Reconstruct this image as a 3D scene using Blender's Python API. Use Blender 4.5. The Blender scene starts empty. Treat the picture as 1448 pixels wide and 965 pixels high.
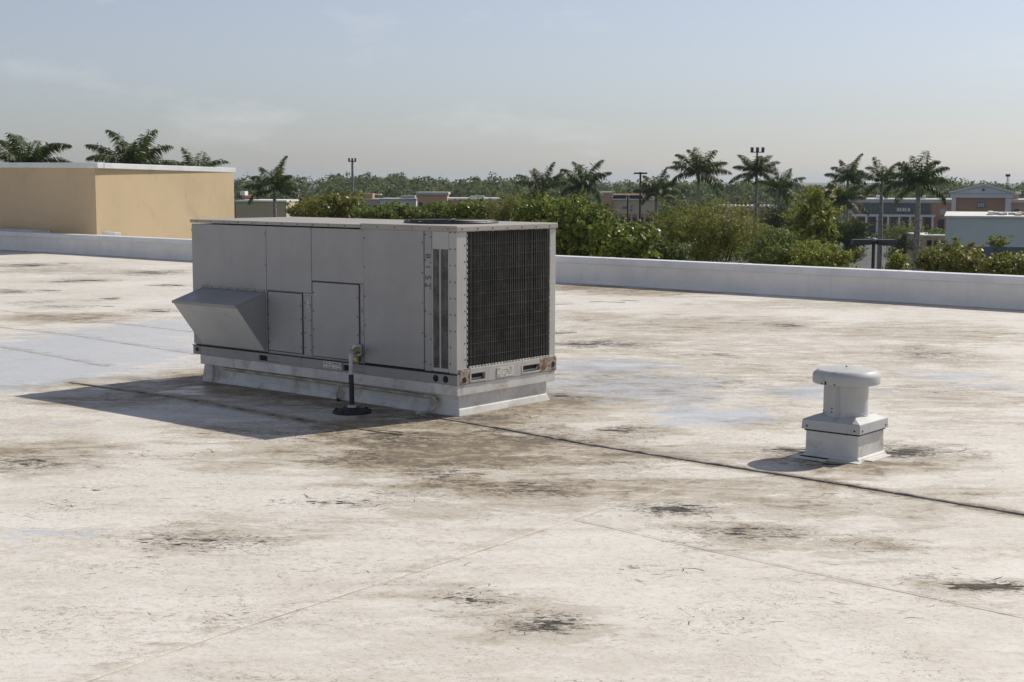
import bpy, bmesh, math, random
import numpy as np
from mathutils import Vector, Matrix

sc = bpy.context.scene
COL = sc.collection
R = math.radians

# ---------------------------------------------------------------- camera
FPX, PITCH, ROLL, YAW = 2061.45, 0.110267, 0.002535, -0.690384
CAM = Vector((11.7513, -9.2063, 2.0167))
cam_d = bpy.data.cameras.new('camera')
cam = bpy.data.objects.new('camera', cam_d)
COL.objects.link(cam)
cam_d.sensor_width = 36.0
cam_d.lens = 36.0 * FPX / 1448.0
cam_d.clip_start = 0.1
cam_d.clip_end = 20000
FW = Vector((math.sin(YAW) * math.cos(PITCH), math.cos(YAW) * math.cos(PITCH), -math.sin(PITCH)))
RT = Vector((math.cos(YAW), -math.sin(YAW), 0))
UP = RT.cross(FW)
RT2 = RT * math.cos(ROLL) + UP * math.sin(ROLL)
UP2 = UP * math.cos(ROLL) - RT * math.sin(ROLL)
M = Matrix((RT2, UP2, -FW)).transposed().to_4x4()
M.translation = CAM
cam.matrix_world = M
sc.camera = cam

# ---------------------------------------------------------------- sky, sun, exposure
SUN_AZ, SUN_EL = R(77.5), R(41.5)          # azimuth from +x towards +y
world = bpy.data.worlds.new('World')
sc.world = world
world.use_nodes = True
wn, wl = world.node_tree.nodes, world.node_tree.links
wn.clear()
out = wn.new('ShaderNodeOutputWorld')
bg = wn.new('ShaderNodeBackground')
sky = wn.new('ShaderNodeTexSky')
sky.sky_type = 'NISHITA'
sky.sun_disc = False
sky.sun_elevation = SUN_EL
sky.sun_rotation = R(90) - SUN_AZ
sky.altitude = 0
sky.air_density = 1.0
sky.dust_density = 0.6
sky.ozone_density = 1.2
bg.inputs['Strength'].default_value = 0.073
# a few faint wisps of cloud, seen as noise on the sky dome
tc = wn.new('ShaderNodeTexCoord')
mp = wn.new('ShaderNodeMapping')
mp.inputs['Scale'].default_value = (5.0, 5.0, 17.0)
mp.inputs['Location'].default_value = (1.3, 0.4, 2.2)
nz = wn.new('ShaderNodeTexNoise')
nz.inputs['Scale'].default_value = 1.6
nz.inputs['Detail'].default_value = 5
nz.inputs['Roughness'].default_value = 0.62
rp = wn.new('ShaderNodeValToRGB')
rp.color_ramp.elements[0].position = 0.57
rp.color_ramp.elements[0].color = (0, 0, 0, 1)
rp.color_ramp.elements[1].position = 0.80
rp.color_ramp.elements[1].color = (0.30, 0.30, 0.30, 1)
mx = wn.new('ShaderNodeMix')
mx.data_type = 'RGBA'
mx.inputs[7].default_value = (10.5, 10.4, 10.6, 1)
hs = wn.new('ShaderNodeHueSaturation')
hs.inputs['Saturation'].default_value = 0.55
wl.new(tc.outputs['Generated'], mp.inputs['Vector'])
wl.new(mp.outputs['Vector'], nz.inputs['Vector'])
wl.new(nz.outputs['Fac'], rp.inputs['Fac'])
tn = wn.new('ShaderNodeMix')
tn.data_type = 'RGBA'
tn.blend_type = 'MULTIPLY'
tn.inputs[0].default_value = 1.0
tn.inputs[7].default_value = (0.915, 0.97, 1.20, 1)
wl.new(sky.outputs['Color'], tn.inputs[6])
wl.new(tn.outputs[2], hs.inputs['Color'])
wl.new(rp.outputs['Color'], mx.inputs[0])
wl.new(hs.outputs['Color'], mx.inputs[6])
wl.new(mx.outputs[2], bg.inputs['Color'])
wl.new(bg.outputs['Background'], out.inputs['Surface'])

sun_d = bpy.data.lights.new('sun', 'SUN')
sun_d.energy = 3.95
sun_d.angle = R(0.53)
sun_d.color = (1.0, 0.93, 0.82)
sun = bpy.data.objects.new('sun', sun_d)
COL.objects.link(sun)
sv = Vector((math.cos(SUN_EL) * math.cos(SUN_AZ), math.cos(SUN_EL) * math.sin(SUN_AZ), math.sin(SUN_EL)))
sun.rotation_euler = sv.to_track_quat('Z', 'Y').to_euler()
sun.location = (20, 20, 60)
vs = sc.view_settings
vs.view_transform = 'Standard'
vs.look = 'None'
vs.exposure = 0.13
vs.gamma = 1.0
vs.use_curve_mapping = False

GZ = -12.0                                   # level of the ground below the roof
HEAD = math.atan2(RT.y, RT.x)                # heading of things that face the roof


def at(px, py, depth):
    """world point at a horizontal distance along the view"""
    d = FW + RT2 * ((px - 724) / FPX) - UP2 * ((py - 482.5) / FPX)
    k = depth / (d.x * math.sin(YAW) + d.y * math.cos(YAW))
    return CAM + d * k


def spot(px, depth):
    p = at(px, 255, depth)
    return Vector((p.x, p.y, GZ))


# ================================================================ materials
MATS = {}


class NT:
    def __init__(self, name):
        self.m = bpy.data.materials.new(name)
        self.m.use_nodes = True
        self.n, self.l = self.m.node_tree.nodes, self.m.node_tree.links
        self.b = self.n['Principled BSDF']
        self.o = self.n['Material Output']
        MATS[name] = self.m

    def node(self, t, **kw):
        n = self.n.new(t)
        for k, v in kw.items():
            setattr(n, k, v)
        return n

    def link(self, a, b):
        self.l.new(a, b)

    def coord(self, scale=(1, 1, 1), world=True, rot=0.0):
        if world:
            g = self.node('ShaderNodeNewGeometry').outputs['Position']
        else:
            g = self.node('ShaderNodeTexCoord').outputs['Object']
        mp = self.node('ShaderNodeMapping')
        mp.inputs['Scale'].default_value = scale
        if rot:
            m0 = self.node('ShaderNodeMapping')
            m0.inputs['Rotation'].default_value = (0, 0, R(rot))
            self.link(g, m0.inputs['Vector'])
            g = m0.outputs['Vector']
        self.link(g, mp.inputs['Vector'])
        return mp.outputs['Vector']

    def noise(self, vec, scale, detail=4, rough=0.55, dist=0.0, out='Fac'):
        n = self.node('ShaderNodeTexNoise')
        n.inputs['Scale'].default_value = scale
        n.inputs['Detail'].default_value = detail
        n.inputs['Roughness'].default_value = rough
        n.inputs['Distortion'].default_value = dist
        self.link(vec, n.inputs['Vector'])
        return n.outputs[out]

    def ramp(self, v, a, b, lo=0.0, hi=1.0):
        n = self.node('ShaderNodeMapRange')
        n.interpolation_type = 'SMOOTHSTEP'
        n.inputs['From Min'].default_value = a
        n.inputs['From Max'].default_value = b
        n.inputs['To Min'].default_value = lo
        n.inputs['To Max'].default_value = hi
        self.link(v, n.inputs['Value'])
        return n.outputs['Result']

    def math(self, op, a, b=0.0, clamp=False):
        n = self.node('ShaderNodeMath', operation=op)
        n.use_clamp = clamp
        for i, v in enumerate((a, b)):
            if isinstance(v, (int, float)):
                n.inputs[i].default_value = v
            else:
                self.link(v, n.inputs[i])
        return n.outputs[0]

    def mix(self, fac, a, b):
        n = self.node('ShaderNodeMix', data_type='RGBA')
        for i, v in ((0, fac), (6, a), (7, b)):
            if isinstance(v, (int, float)):
                n.inputs[i].default_value = v
            elif isinstance(v, tuple):
                n.inputs[i].default_value = (v[0], v[1], v[2], 1)
            else:
                self.link(v, n.inputs[i])
        return n.outputs[2]

    def attr(self, name):
        n = self.node('ShaderNodeAttribute')
        n.attribute_name = name
        return n.outputs['Fac']

    def bump(self, h, strength=0.3, dist=0.01):
        n = self.node('ShaderNodeBump')
        n.inputs['Strength'].default_value = strength
        n.inputs['Distance'].default_value = dist
        self.link(h, n.inputs['Height'])
        self.link(n.outputs['Normal'], self.b.inputs['Normal'])

    def base(self, c):
        if isinstance(c, tuple):
            self.b.inputs['Base Color'].default_value = (c[0], c[1], c[2], 1)
        else:
            self.link(c, self.b.inputs['Base Color'])

    def rough(self, r):
        if isinstance(r, (int, float)):
            self.b.inputs['Roughness'].default_value = r
        else:
            self.link(r, self.b.inputs['Roughness'])


def simple(name, col, rough=0.6, var=0.12, scale=3.0, metal=0.0, dirt=None, dirt_amt=0.4, fine=True, spec=0.5, dlo=0.52, dhi=0.75):
    """painted surface with uneven tone and grime patches"""
    t = NT(name)
    v = t.coord()
    n1 = t.noise(v, scale, 5, 0.6)
    d = tuple(c * (1 - var * 2) for c in col)
    l = tuple(min(1, c * (1 + var)) for c in col)
    c = t.mix(t.ramp(n1, 0.3, 0.7), d, l)
    if dirt:
        n2 = t.noise(v, scale * 2.3, 6, 0.7, 0.5)
        c = t.mix(t.ramp(n2, dlo, dhi, 0, dirt_amt), c, dirt)
    t.base(c)
    t.rough(rough)
    t.b.inputs['Metallic'].default_value = metal
    t.b.inputs['Specular IOR Level'].default_value = spec
    if fine:
        t.bump(t.noise(v, scale * 30, 3), 0.15, 0.003)
    return t.m


# --- roof membrane: cream coating, brown dirt, black scuffs, hairline crazing, cooler patches
def roof_material(name, seam=False):
    t = NT(name)
    v = t.coord()
    vs_ = t.coord((1.0, 2.6, 1.0), rot=-39.6)
    big = t.noise(v, 0.55, 5, 0.6, 0.3)
    mid = t.noise(vs_, 2.3, 6, 0.65, 0.6)
    fine = t.noise(v, 22, 4, 0.65)
    grit = t.noise(v, 140, 2, 0.6)
    dirt_a, scuff_a, cool_a = t.attr('dirt'), t.attr('scuff'), t.attr('cool')

    def edge(attr, ka, noises, lo, hi, rim=None):
        """mask whose outline is torn by noise"""
        val = t.math('MULTIPLY', attr, ka)
        for n_, k_ in noises:
            val = t.math('ADD', val, t.math('MULTIPLY', t.math('SUBTRACT', n_, 0.5), k_))
        if rim:
            return t.ramp(val, lo, hi), t.math('MULTIPLY', t.ramp(val, rim - .06, rim), t.ramp(val, rim, rim + .09, 1, 0))
        return t.ramp(val, lo, hi)

    n_a = t.noise(vs_, 2.0, 7, 0.66, 0.9)
    n_b = t.noise(v, 6.5, 7, 0.72, 1.1)
    n_c = t.noise(t.coord((5, 19, 5), rot=-33), 1.5, 8, 0.76, 0.6)
    n_d = t.noise(t.coord((1.0, 1.9, 1.0), rot=-36), 21, 6, 0.72, 1.0)
    c = t.mix(t.ramp(big, 0.32, 0.7), (0.60, 0.565, 0.50), (0.73, 0.70, 0.645))
    c = t.mix(t.ramp(mid, 0.42, 0.66, 0, 0.6), c, (0.765, 0.74, 0.69))
    c = t.mix(t.ramp(fine, 0.46, 0.66, 0, 0.30), c, (0.45, 0.39, 0.30))
    n_s = t.noise(t.coord((0.55, 2.9, 1), rot=-39.6), 1.15, 8, 0.68, 0.5)
    c = t.mix(t.ramp(n_s, 0.49, 0.74, 0, 0.32), c, (0.45, 0.38, 0.285))
    c = t.mix(t.math('MULTIPLY', t.ramp(n_s, 0.57, 0.66), t.ramp(n_d, 0.50, 0.62, 0, 0.55)), c, (0.22, 0.18, 0.135))
    # cooler patches where water has stood, partly painting in reflected sky
    cl, clr = edge(cool_a, 0.85, ((t.noise(vs_, 1.6, 6, 0.62, 0.5), 1.7), (n_c, 0.9), (n_b, 0.4)), 0.30, 0.66, 0.30)
    c = t.mix(t.math('MULTIPLY', cl, 0.74), c, (0.57, 0.595, 0.625))
    c = t.mix(t.math('MULTIPLY', clr, 0.45), c, (0.42, 0.34, 0.23))
    # brown dirt: soft wash, then blotchy residue with torn outlines
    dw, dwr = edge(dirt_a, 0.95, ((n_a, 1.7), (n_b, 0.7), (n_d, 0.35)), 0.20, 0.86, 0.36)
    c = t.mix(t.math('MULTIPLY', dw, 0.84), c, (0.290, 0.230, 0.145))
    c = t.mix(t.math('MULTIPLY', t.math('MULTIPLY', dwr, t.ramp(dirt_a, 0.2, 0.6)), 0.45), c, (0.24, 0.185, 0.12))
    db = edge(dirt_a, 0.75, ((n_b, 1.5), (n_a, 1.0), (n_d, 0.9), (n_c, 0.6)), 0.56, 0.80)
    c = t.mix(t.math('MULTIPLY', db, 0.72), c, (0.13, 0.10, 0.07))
    # sparse short flecks everywhere, thicker where a slow noise allows it
    slow = t.ramp(t.noise(v, 0.9, 5, 0.65), 0.36, 0.64)
    fl = t.math('MULTIPLY', t.ramp(n_d, 0.545, 0.64), t.math('ADD', t.math('MULTIPLY', slow, 0.9), t.math('MULTIPLY', dirt_a, 0.8), True))
    c = t.mix(t.math('MULTIPLY', fl, 0.55), c, (0.20, 0.165, 0.125))
    # hairline crazing: warped cell edges, only in a few places
    wv = t.node('ShaderNodeVectorMath', operation='ADD')
    t.link(t.coord((1.0, 1.35, 1.0)), wv.inputs[0])
    wn_ = t.node('ShaderNodeVectorMath', operation='SCALE')
    wn_.inputs['Scale'].default_value = 0.30
    t.link(t.noise(v, 6, 5, 0.65, 0, 'Color'), wn_.inputs[0])
    t.link(wn_.outputs[0], wv.inputs[1])
    craz = None
    for sc_, w, lo, hi in ((3.0, 0.020, 0.54, 0.68), (11.0, 0.055, 0.50, 0.66)):
        vo = t.node('ShaderNodeTexVoronoi', feature='DISTANCE_TO_EDGE')
        vo.inputs['Scale'].default_value = sc_
        t.link(wv.outputs[0], vo.inputs['Vector'])
        e = t.ramp(vo.outputs['Distance'], 0.0, w, 1, 0)
        gate = t.math('ADD', t.ramp(t.noise(v, 2.1, 5, 0.65), lo, hi), t.math('MULTIPLY', scuff_a, 0.9), True)
        brk = t.ramp(t.noise(v, 9 + sc_, 3, 0.6), 0.47, 0.58)
        e = t.math('MULTIPLY', e, t.math('MULTIPLY', gate, brk))
        craz = e if craz is None else t.math('MAXIMUM', craz, e)
    c = t.mix(t.math('MULTIPLY', craz, 0.72), c, (0.10, 0.08, 0.06))
    # black scuffs: torn streaks inside the marked areas
    sm = edge(scuff_a, 0.58, ((n_c, 2.0), (n_b, 1.0), (n_d, 2.6)), 0.56, 0.66)
    ss = edge(scuff_a, 0.7, ((n_b, 1.6), (n_a, 1.2), (n_d, 0.8)), 0.30, 0.95)
    c = t.mix(t.math('MULTIPLY', ss, 0.30), c, (0.17, 0.145, 0.115))
    c = t.mix(t.math('MULTIPLY', sm, 0.86, True), c, (0.05, 0.043, 0.037))
    # grit specks
    gs = t.math('MULTIPLY', t.ramp(t.noise(t.coord((1.0, 1.7, 1.0), rot=-30), 58, 3, 0.62, 0.8), 0.58, 0.67), t.ramp(t.noise(v, 2.6, 5, 0.62), 0.40, 0.60))
    c = t.mix(t.math('MULTIPLY', gs, 0.62), c, (0.19, 0.16, 0.125))
    if seam:
        c = t.mix(0.06, c, (0.70, 0.67, 0.60))
    t.base(c)
    rg = t.ramp(t.math('ADD', cl, t.math('MULTIPLY', dw, 0.25)), 0.0, 1.1, 0.72, 0.28)
    t.rough(rg)
    t.b.inputs['Specular IOR Level'].default_value = 0.38
    hgt = t.math('ADD', t.math('MULTIPLY', fine, 0.5), t.math('MULTIPLY', t.noise(v, 60, 4, 0.7), 0.6))
    hgt = t.math('SUBTRACT', hgt, t.math('MULTIPLY', craz, 0.7))
    t.bump(hgt, 0.42, 0.006)
    return t.m


roof_material('membrane')
roof_material('membrane_lap', True)


def metal_paint(name, col, rough=0.42, streak=0.25, metal=0.0, dirt=(0.16, 0.14, 0.12)):
    t = NT(name)
    v = t.coord()
    big = t.noise(v, 1.8, 5, 0.6)
    stv = t.noise(t.coord((14, 14, 0.7)), 1.0, 5, 0.6, 0.2)
    c = t.mix(t.ramp(big, 0.3, 0.7), tuple(x * 0.93 for x in col), tuple(min(1, x * 1.05) for x in col))
    c = t.mix(t.ramp(stv, 0.55, 0.80, 0, streak), c, dirt)
    fl = t.noise(v, 45, 4, 0.7)
    c = t.mix(t.ramp(fl, 0.64, 0.74, 0, 0.35), c, tuple(x * 0.45 for x in col))
    t.base(c)
    t.rough(t.ramp(t.noise(v, 6, 4), 0.3, 0.7, rough - 0.07, rough + 0.12))
    t.b.inputs['Metallic'].default_value = metal
    # slight oil-canning of the sheet and fine orange peel
    t.bump(t.math('ADD', t.math('MULTIPLY', t.noise(v, 2.6, 2), 1.0), t.math('MULTIPLY', t.noise(v, 160, 2), 0.05)), 0.30, 0.02)
    return t.m


metal_paint('cabinet_grey', (0.335, 0.330, 0.328))
metal_paint('cabinet_pale_lit', (0.46, 0.45, 0.43), streak=0.35)  # paler copy of the cabinet grey, paints in sun on the corner and side
metal_paint('hood_bounce_lit', (0.60, 0.60, 0.585), 0.5, 0.3)  # raised albedo paints roof bounce light into the hood face
metal_paint('lid_grey', (0.36, 0.335, 0.30), 0.5, 0.5, 0.0, (0.27, 0.22, 0.16))
metal_paint('rail_grey', (0.31, 0.305, 0.30), 0.5, 0.85, 0.0, (0.10, 0.08, 0.06))
metal_paint('vent_paint', (0.50, 0.505, 0.50), 0.58, 0.55)
simple('curb_white', (0.64, 0.63, 0.60), 0.6, 0.08, 2.5, dirt=(0.25, 0.19, 0.11), dirt_amt=0.75, dlo=.47, dhi=.76)
simple('black', (0.012, 0.012, 0.012), 0.75, 0.1, 6)
simple('dark_gap', (0.03, 0.03, 0.03), 0.8, 0.1, 6)
simple('rubber', (0.018, 0.018, 0.02), 0.55, 0.2, 12, dirt=(0.10, 0.09, 0.07), dirt_amt=0.35)
simple('fin', (0.055, 0.054, 0.05), 0.55, 0.3, 5, metal=0.4, dirt=(0.14, 0.12, 0.09), dirt_amt=0.4)
simple('wire', (0.085, 0.082, 0.075), 0.5, 0.25, 8, metal=0.0)
simple('grille_dark', (0.16, 0.16, 0.155), 0.5, 0.25, 8, metal=0.3)
simple('clip_white', (0.6, 0.58, 0.53), 0.55, 0.2, 12)
simple('screw', (0.12, 0.11, 0.10), 0.45, 0.3, 20, metal=0.6)
simple('rust', (0.40, 0.34, 0.28), 0.8, 0.15, 9, dirt=(0.17, 0.075, 0.035), dirt_amt=1.0, dlo=.45, dhi=.62)
simple('plate', (0.62, 0.60, 0.53), 0.5, 0.1, 10, dirt=(0.30, 0.24, 0.15), dirt_amt=0.5)
simple('ink', (0.07, 0.068, 0.065), 0.7, 0.2, 20)
simple('ink_rust', (0.20, 0.085, 0.045), 0.7, 0.2, 20)
simple('brass', (0.42, 0.34, 0.18), 0.4, 0.25, 25, metal=0.7)
simple('pvc', (0.46, 0.46, 0.45), 0.5, 0.1, 12, dirt=(0.2, 0.17, 0.12), dirt_amt=0.4)
simple('pvc_tan', (0.46, 0.41, 0.31), 0.6, 0.2, 8, dirt=(0.10, 0.08, 0.05), dirt_amt=0.6)
simple('sealant', (0.23, 0.215, 0.195), 0.75, 0.35, 5, dirt=(0.48, 0.45, 0.41), dirt_amt=0.8)
simple('sealant_olive', (0.24, 0.20, 0.12), 0.7, 0.35, 4, dirt=(0.50, 0.47, 0.42), dirt_amt=0.9)
simple('lap_edge', (0.50, 0.44, 0.35), 0.8, 0.2, 3, dirt=(0.66, 0.63, 0.58), dirt_amt=1.0)
metal_paint('parapet_paint', (0.84, 0.81, 0.765), 0.65, 0.30, 0.0, (0.46, 0.44, 0.40))
simple('coping_metal', (0.76, 0.77, 0.78), 0.45, 0.05, 1.5, dirt=(0.5, 0.49, 0.47), dirt_amt=0.3)
simple('tan_stucco', (0.60, 0.46, 0.29), 0.85, 0.05, 0.35, dirt=(0.40, 0.31, 0.20), dirt_amt=0.45)
simple('grass', (0.06, 0.085, 0.03), 0.95, 0.3, 0.05, dirt=(0.12, 0.11, 0.06), dirt_amt=0.5, fine=False)
simple('asphalt', (0.085, 0.085, 0.085), 0.9, 0.15, 0.1, fine=False)
simple('road_light', (0.17, 0.165, 0.16), 0.9, 0.15, 0.1, fine=False)
simple('line_paint', (0.7, 0.7, 0.67), 0.8, 0.1, 0.5, fine=False)
simple('concrete', (0.36, 0.34, 0.31), 0.9, 0.1, 0.2, fine=False)
simple('stucco_orange', (0.40, 0.235, 0.15), 0.9, 0.06, 0.1, fine=False)
simple('stucco_peach', (0.50, 0.31, 0.20), 0.9, 0.06, 0.1, fine=False)
simple('stucco_cream', (0.52, 0.43, 0.29), 0.9, 0.06, 0.1, fine=False)
simple('stucco_white', (0.66, 0.67, 0.68), 0.9, 0.05, 0.1, fine=False)
simple('stucco_blue', (0.56, 0.60, 0.63), 0.9, 0.05, 0.08, fine=False)
simple('roof_grey', (0.46, 0.46, 0.46), 0.8, 0.1, 0.1, fine=False)
simple('roof_white', (0.70, 0.69, 0.66), 0.8, 0.1, 0.2, fine=False)
simple('slate_band', (0.12, 0.15, 0.17), 0.7, 0.1, 0.2, fine=False)
simple('pole_dark', (0.03, 0.03, 0.032), 0.5, 0.2, 2, fine=False)
simple('pole_steel', (0.22, 0.23, 0.23), 0.55, 0.15, 2, fine=False)
simple('palm_trunk', (0.30, 0.28, 0.25), 0.9, 0.2, 3, fine=False)
simple('crownshaft', (0.12, 0.17, 0.055), 0.5, 0.15, 3, fine=False)
simple('bark', (0.10, 0.08, 0.06), 0.95, 0.3, 3, fine=False)
simple('car_white', (0.72, 0.72, 0.72), 0.25, 0.02, 1, fine=False)
simple('car_dark', (0.03, 0.034, 0.045), 0.25, 0.02, 1, fine=False)
simple('car_silver', (0.38, 0.39, 0.40), 0.25, 0.02, 1, metal=0.5, fine=False)
simple('car_red', (0.28, 0.03, 0.03), 0.25, 0.02, 1, fine=False)
simple('tyre', (0.02, 0.02, 0.02), 0.9, 0.1, 4, fine=False)
tg = NT('teal_glass')
tg.base((0.05, 0.09, 0.09))
tg.rough(0.12)
tg = NT('dark_glass')
tg.base((0.03, 0.035, 0.04))
tg.rough(0.1)


def leaf_material(name, a, b, tip=None, tip_p=0.0, gloss=0.45, transl=0.42):
    t = NT(name)
    g = t.node('ShaderNodeNewGeometry')
    r = g.outputs['Random Per Island']
    c = t.mix(r, a, b)
    if tip:
        wv = t.math('FRACT', t.math('MULTIPLY', r, 37.7))
        c = t.mix(t.ramp(wv, 1 - tip_p - 0.02, 1 - tip_p + 0.02), c, tip)
    t.base(c)
    t.rough(gloss)
    t.b.inputs['Specular IOR Level'].default_value = 0.35
    tr = t.node('ShaderNodeBsdfTranslucent')
    t.link(t.mix(0.35, c, (0.16, 0.20, 0.03)), tr.inputs['Color'])
    ms = t.node('ShaderNodeMixShader')
    ms.inputs[0].default_value = transl
    t.link(t.b.outputs[0], ms.inputs[1])
    t.link(tr.outputs[0], ms.inputs[2])
    t.link(ms.outputs[0], t.o.inputs['Surface'])
    return t.m


leaf_material('leaf_glossy', (0.0746, 0.1352, 0.0248), (0.2526, 0.2967, 0.0538), (0.3315, 0.2983, 0.0774), 0.08, 0.44)
leaf_material('leaf_fine', (0.1406, 0.1711, 0.0359), (0.3086, 0.2967, 0.0676), (0.2541, 0.1878, 0.0553), 0.08, 0.55)
leaf_material('leaf_olive', (0.1866, 0.2070, 0.0607), (0.3358, 0.3133, 0.1035), None, 0, 0.6)
leaf_material('leaf_yellow', (0.1780, 0.2429, 0.0497), (0.3732, 0.3864, 0.0800), (0.3978, 0.2762, 0.0553), 0.12, 0.5)
leaf_material('leaf_tipped', (0.1220, 0.1615, 0.0359), (0.2799, 0.2788, 0.0676), (0.3978, 0.2762, 0.1326), 0.15, 0.42)
leaf_material('leaf_dark', (0.0631, 0.0994, 0.0317), (0.1406, 0.1794, 0.0497), None, 0, 0.55)
leaf_material('leaf_mid', (0.1033, 0.1532, 0.0469), (0.2239, 0.2608, 0.0718), (0.1768, 0.1547, 0.0553), 0.05, 0.6)
leaf_material('leaf_far', (0.0757, 0.1071, 0.0450), (0.1664, 0.1904, 0.0753), (0.1462, 0.0978, 0.0536), 0.03, 0.7)
leaf_material('leaf_palm', (0.0371, 0.0630, 0.0179), (0.0885, 0.1187, 0.0294), (0.0978, 0.1173, 0.0289), 0.08, 0.5, 0.30)


# ================================================================ mesh helpers
class MB:
    def __init__(self):
        self.v, self.f = [], []

    def add(self, vs_, fs):
        o = len(self.v)
        self.v += [tuple(x) for x in vs_]
        self.f += [tuple(i + o for i in f) for f in fs]
        return self

    def box(self, x0, x1, y0, y1, z0, z1):
        return self.add([(x0, y0, z0), (x1, y0, z0), (x1, y1, z0), (x0, y1, z0),
                         (x0, y0, z1), (x1, y0, z1), (x1, y1, z1), (x0, y1, z1)],
                        [(0, 3, 2, 1), (4, 5, 6, 7), (0, 1, 5, 4), (1, 2, 6, 5), (2, 3, 7, 6), (3, 0, 4, 7)])

    def prism(self, poly, z0, z1):
        n = len(poly)
        vs_ = [(p[0], p[1], z0) for p in poly] + [(p[0], p[1], z1) for p in poly]
        fs = [tuple(range(n))[::-1], tuple(range(n, 2 * n))]
        fs += [(i, (i + 1) % n, (i + 1) % n + n, i + n) for i in range(n)]
        return self.add(vs_, fs)

    def hexa(self, b, t):
        """two quads, bottom and top"""
        return self.add(list(b) + list(t), [(0, 3, 2, 1), (4, 5, 6, 7), (0, 1, 5, 4), (1, 2, 6, 5), (2, 3, 7, 6), (3, 0, 4, 7)])

    def lathe(self, c, prof, n=32, axis='z', caps=True):
        vs_, fs = [], []
        for (r, h) in prof:
            for i in range(n):
                a = 2 * math.pi * i / n
                x, y = r * math.cos(a), r * math.sin(a)
                if axis == 'z':
                    vs_.append((c[0] + x, c[1] + y, c[2] + h))
                elif axis == 'y':
                    vs_.append((c[0] + x, c[1] + h, c[2] + y))
                else:
                    vs_.append((c[0] + h, c[1] + x, c[2] + y))
        m = len(prof)
        for j in range(m - 1):
            for i in range(n):
                fs.append((j * n + i, j * n + (i + 1) % n, (j + 1) * n + (i + 1) % n, (j + 1) * n + i))
        if caps:
            fs.append(tuple(range(n))[::-1])
            fs.append(tuple(range((m - 1) * n, m * n)))
        return self.add(vs_, fs)

    def tube(self, pts, rad, n=8):
        pts = [Vector(p) for p in pts]
        if isinstance(rad, (int, float)):
            rad = [rad] * len(pts)
        vs_, fs = [], []
        for k, p in enumerate(pts):
            d = (pts[min(k + 1, len(pts) - 1)] - pts[max(k - 1, 0)]).normalized()
            ref = Vector((0, 0, 1)) if abs(d.z) < 0.9 else Vector((1, 0, 0))
            a = d.cross(ref).normalized()
            b = d.cross(a)
            for i in range(n):
                t = 2 * math.pi * i / n
                vs_.append(tuple(p + (a * math.cos(t) + b * math.sin(t)) * rad[k]))
        for j in range(len(pts) - 1):
            for i in range(n):
                fs.append((j * n + i, j * n + (i + 1) % n, (j + 1) * n + (i + 1) % n, (j + 1) * n + i))
        fs.append(tuple(range(n))[::-1])
        fs.append(tuple(range((len(pts) - 1) * n, len(pts) * n)))
        return self.add(vs_, fs)

    def build(self, name, mat, parent=None, bevel=0.0, smooth=False, seg=2, origin=None):
        me = bpy.data.meshes.new(name)
        o3 = Vector((0, 0, 0))
        if origin is not None:
            o3 = Vector(origin)
        me.from_pydata([(x - o3.x, y - o3.y, z - o3.z) for x, y, z in self.v], [], self.f)
        bm = bmesh.new()
        bm.from_mesh(me)
        bmesh.ops.recalc_face_normals(bm, faces=bm.faces)
        bm.to_mesh(me)
        bm.free()
        me.materials.append(MATS[mat])
        ob = bpy.data.objects.new(name, me)
        COL.objects.link(ob)
        if parent:
            ob.parent = parent
        if bevel:
            bv = ob.modifiers.new('bevel', 'BEVEL')
            bv.width = bevel
            bv.segments = seg
            bv.limit_method = 'ANGLE'
            bv.angle_limit = R(40)
        if smooth:
            me.polygons.foreach_set('use_smooth', [True] * len(me.polygons))
            me.set_sharp_from_angle(angle=R(38))
        return ob


def np_mesh(name, verts, faces, mat, parent=None):
    """fast mesh from numpy quads or triangles"""
    me = bpy.data.meshes.new(name)
    nv, nf, k = len(verts), len(faces), faces.shape[1]
    me.vertices.add(nv)
    me.vertices.foreach_set('co', np.asarray(verts, np.float32).ravel())
    me.loops.add(nf * k)
    me.loops.foreach_set('vertex_index', np.asarray(faces, np.int32).ravel())
    me.polygons.add(nf)
    me.polygons.foreach_set('loop_start', np.arange(0, nf * k, k, dtype=np.int32))
    me.update(calc_edges=True)
    me.materials.append(MATS[mat])
    ob = bpy.data.objects.new(name, me)
    COL.objects.link(ob)
    if parent:
        ob.parent = parent
    return ob


def tag(o, label=None, cat=None, group=None, kind=None):
    for k, v in (('label', label), ('category', cat), ('group', group), ('kind', kind)):
        if v:
            o[k] = v
    return o


def thing(name, label, cat, loc=(0, 0, 0), rz=0.0, group=None):
    o = bpy.data.objects.new(name, None)
    o.empty_display_size = 0.2
    COL.objects.link(o)
    o.location = loc
    o.rotation_euler = (0, 0, rz)
    return tag(o, label, cat, group)


def copy_tree(o, parent=None):
    c = o.copy()
    COL.objects.link(c)
    c.parent = parent
    for ch in o.children:
        copy_tree(ch, c)
    return c


# ================================================================ the roof
rng = np.random.default_rng(4)
RXV, FV = np.array([0.771, 0.637]), np.array([-0.637, 0.771])


def axis(lo, hi, f0, f1, fine, coarse):
    a = [np.arange(lo, f0, coarse), np.arange(f0, f1, fine), np.arange(f1, hi, coarse), [hi]]
    return np.concatenate(a)


YW = 13.605                                  # inner face of the far parapet
xs = axis(-46, 34, -9, 11.5, 0.09, 0.45)
ys = axis(-24, YW - 0.004, -7, 7, 0.075, 0.25)
GX, GY = np.meshgrid(xs, ys, indexing='ij')


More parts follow.
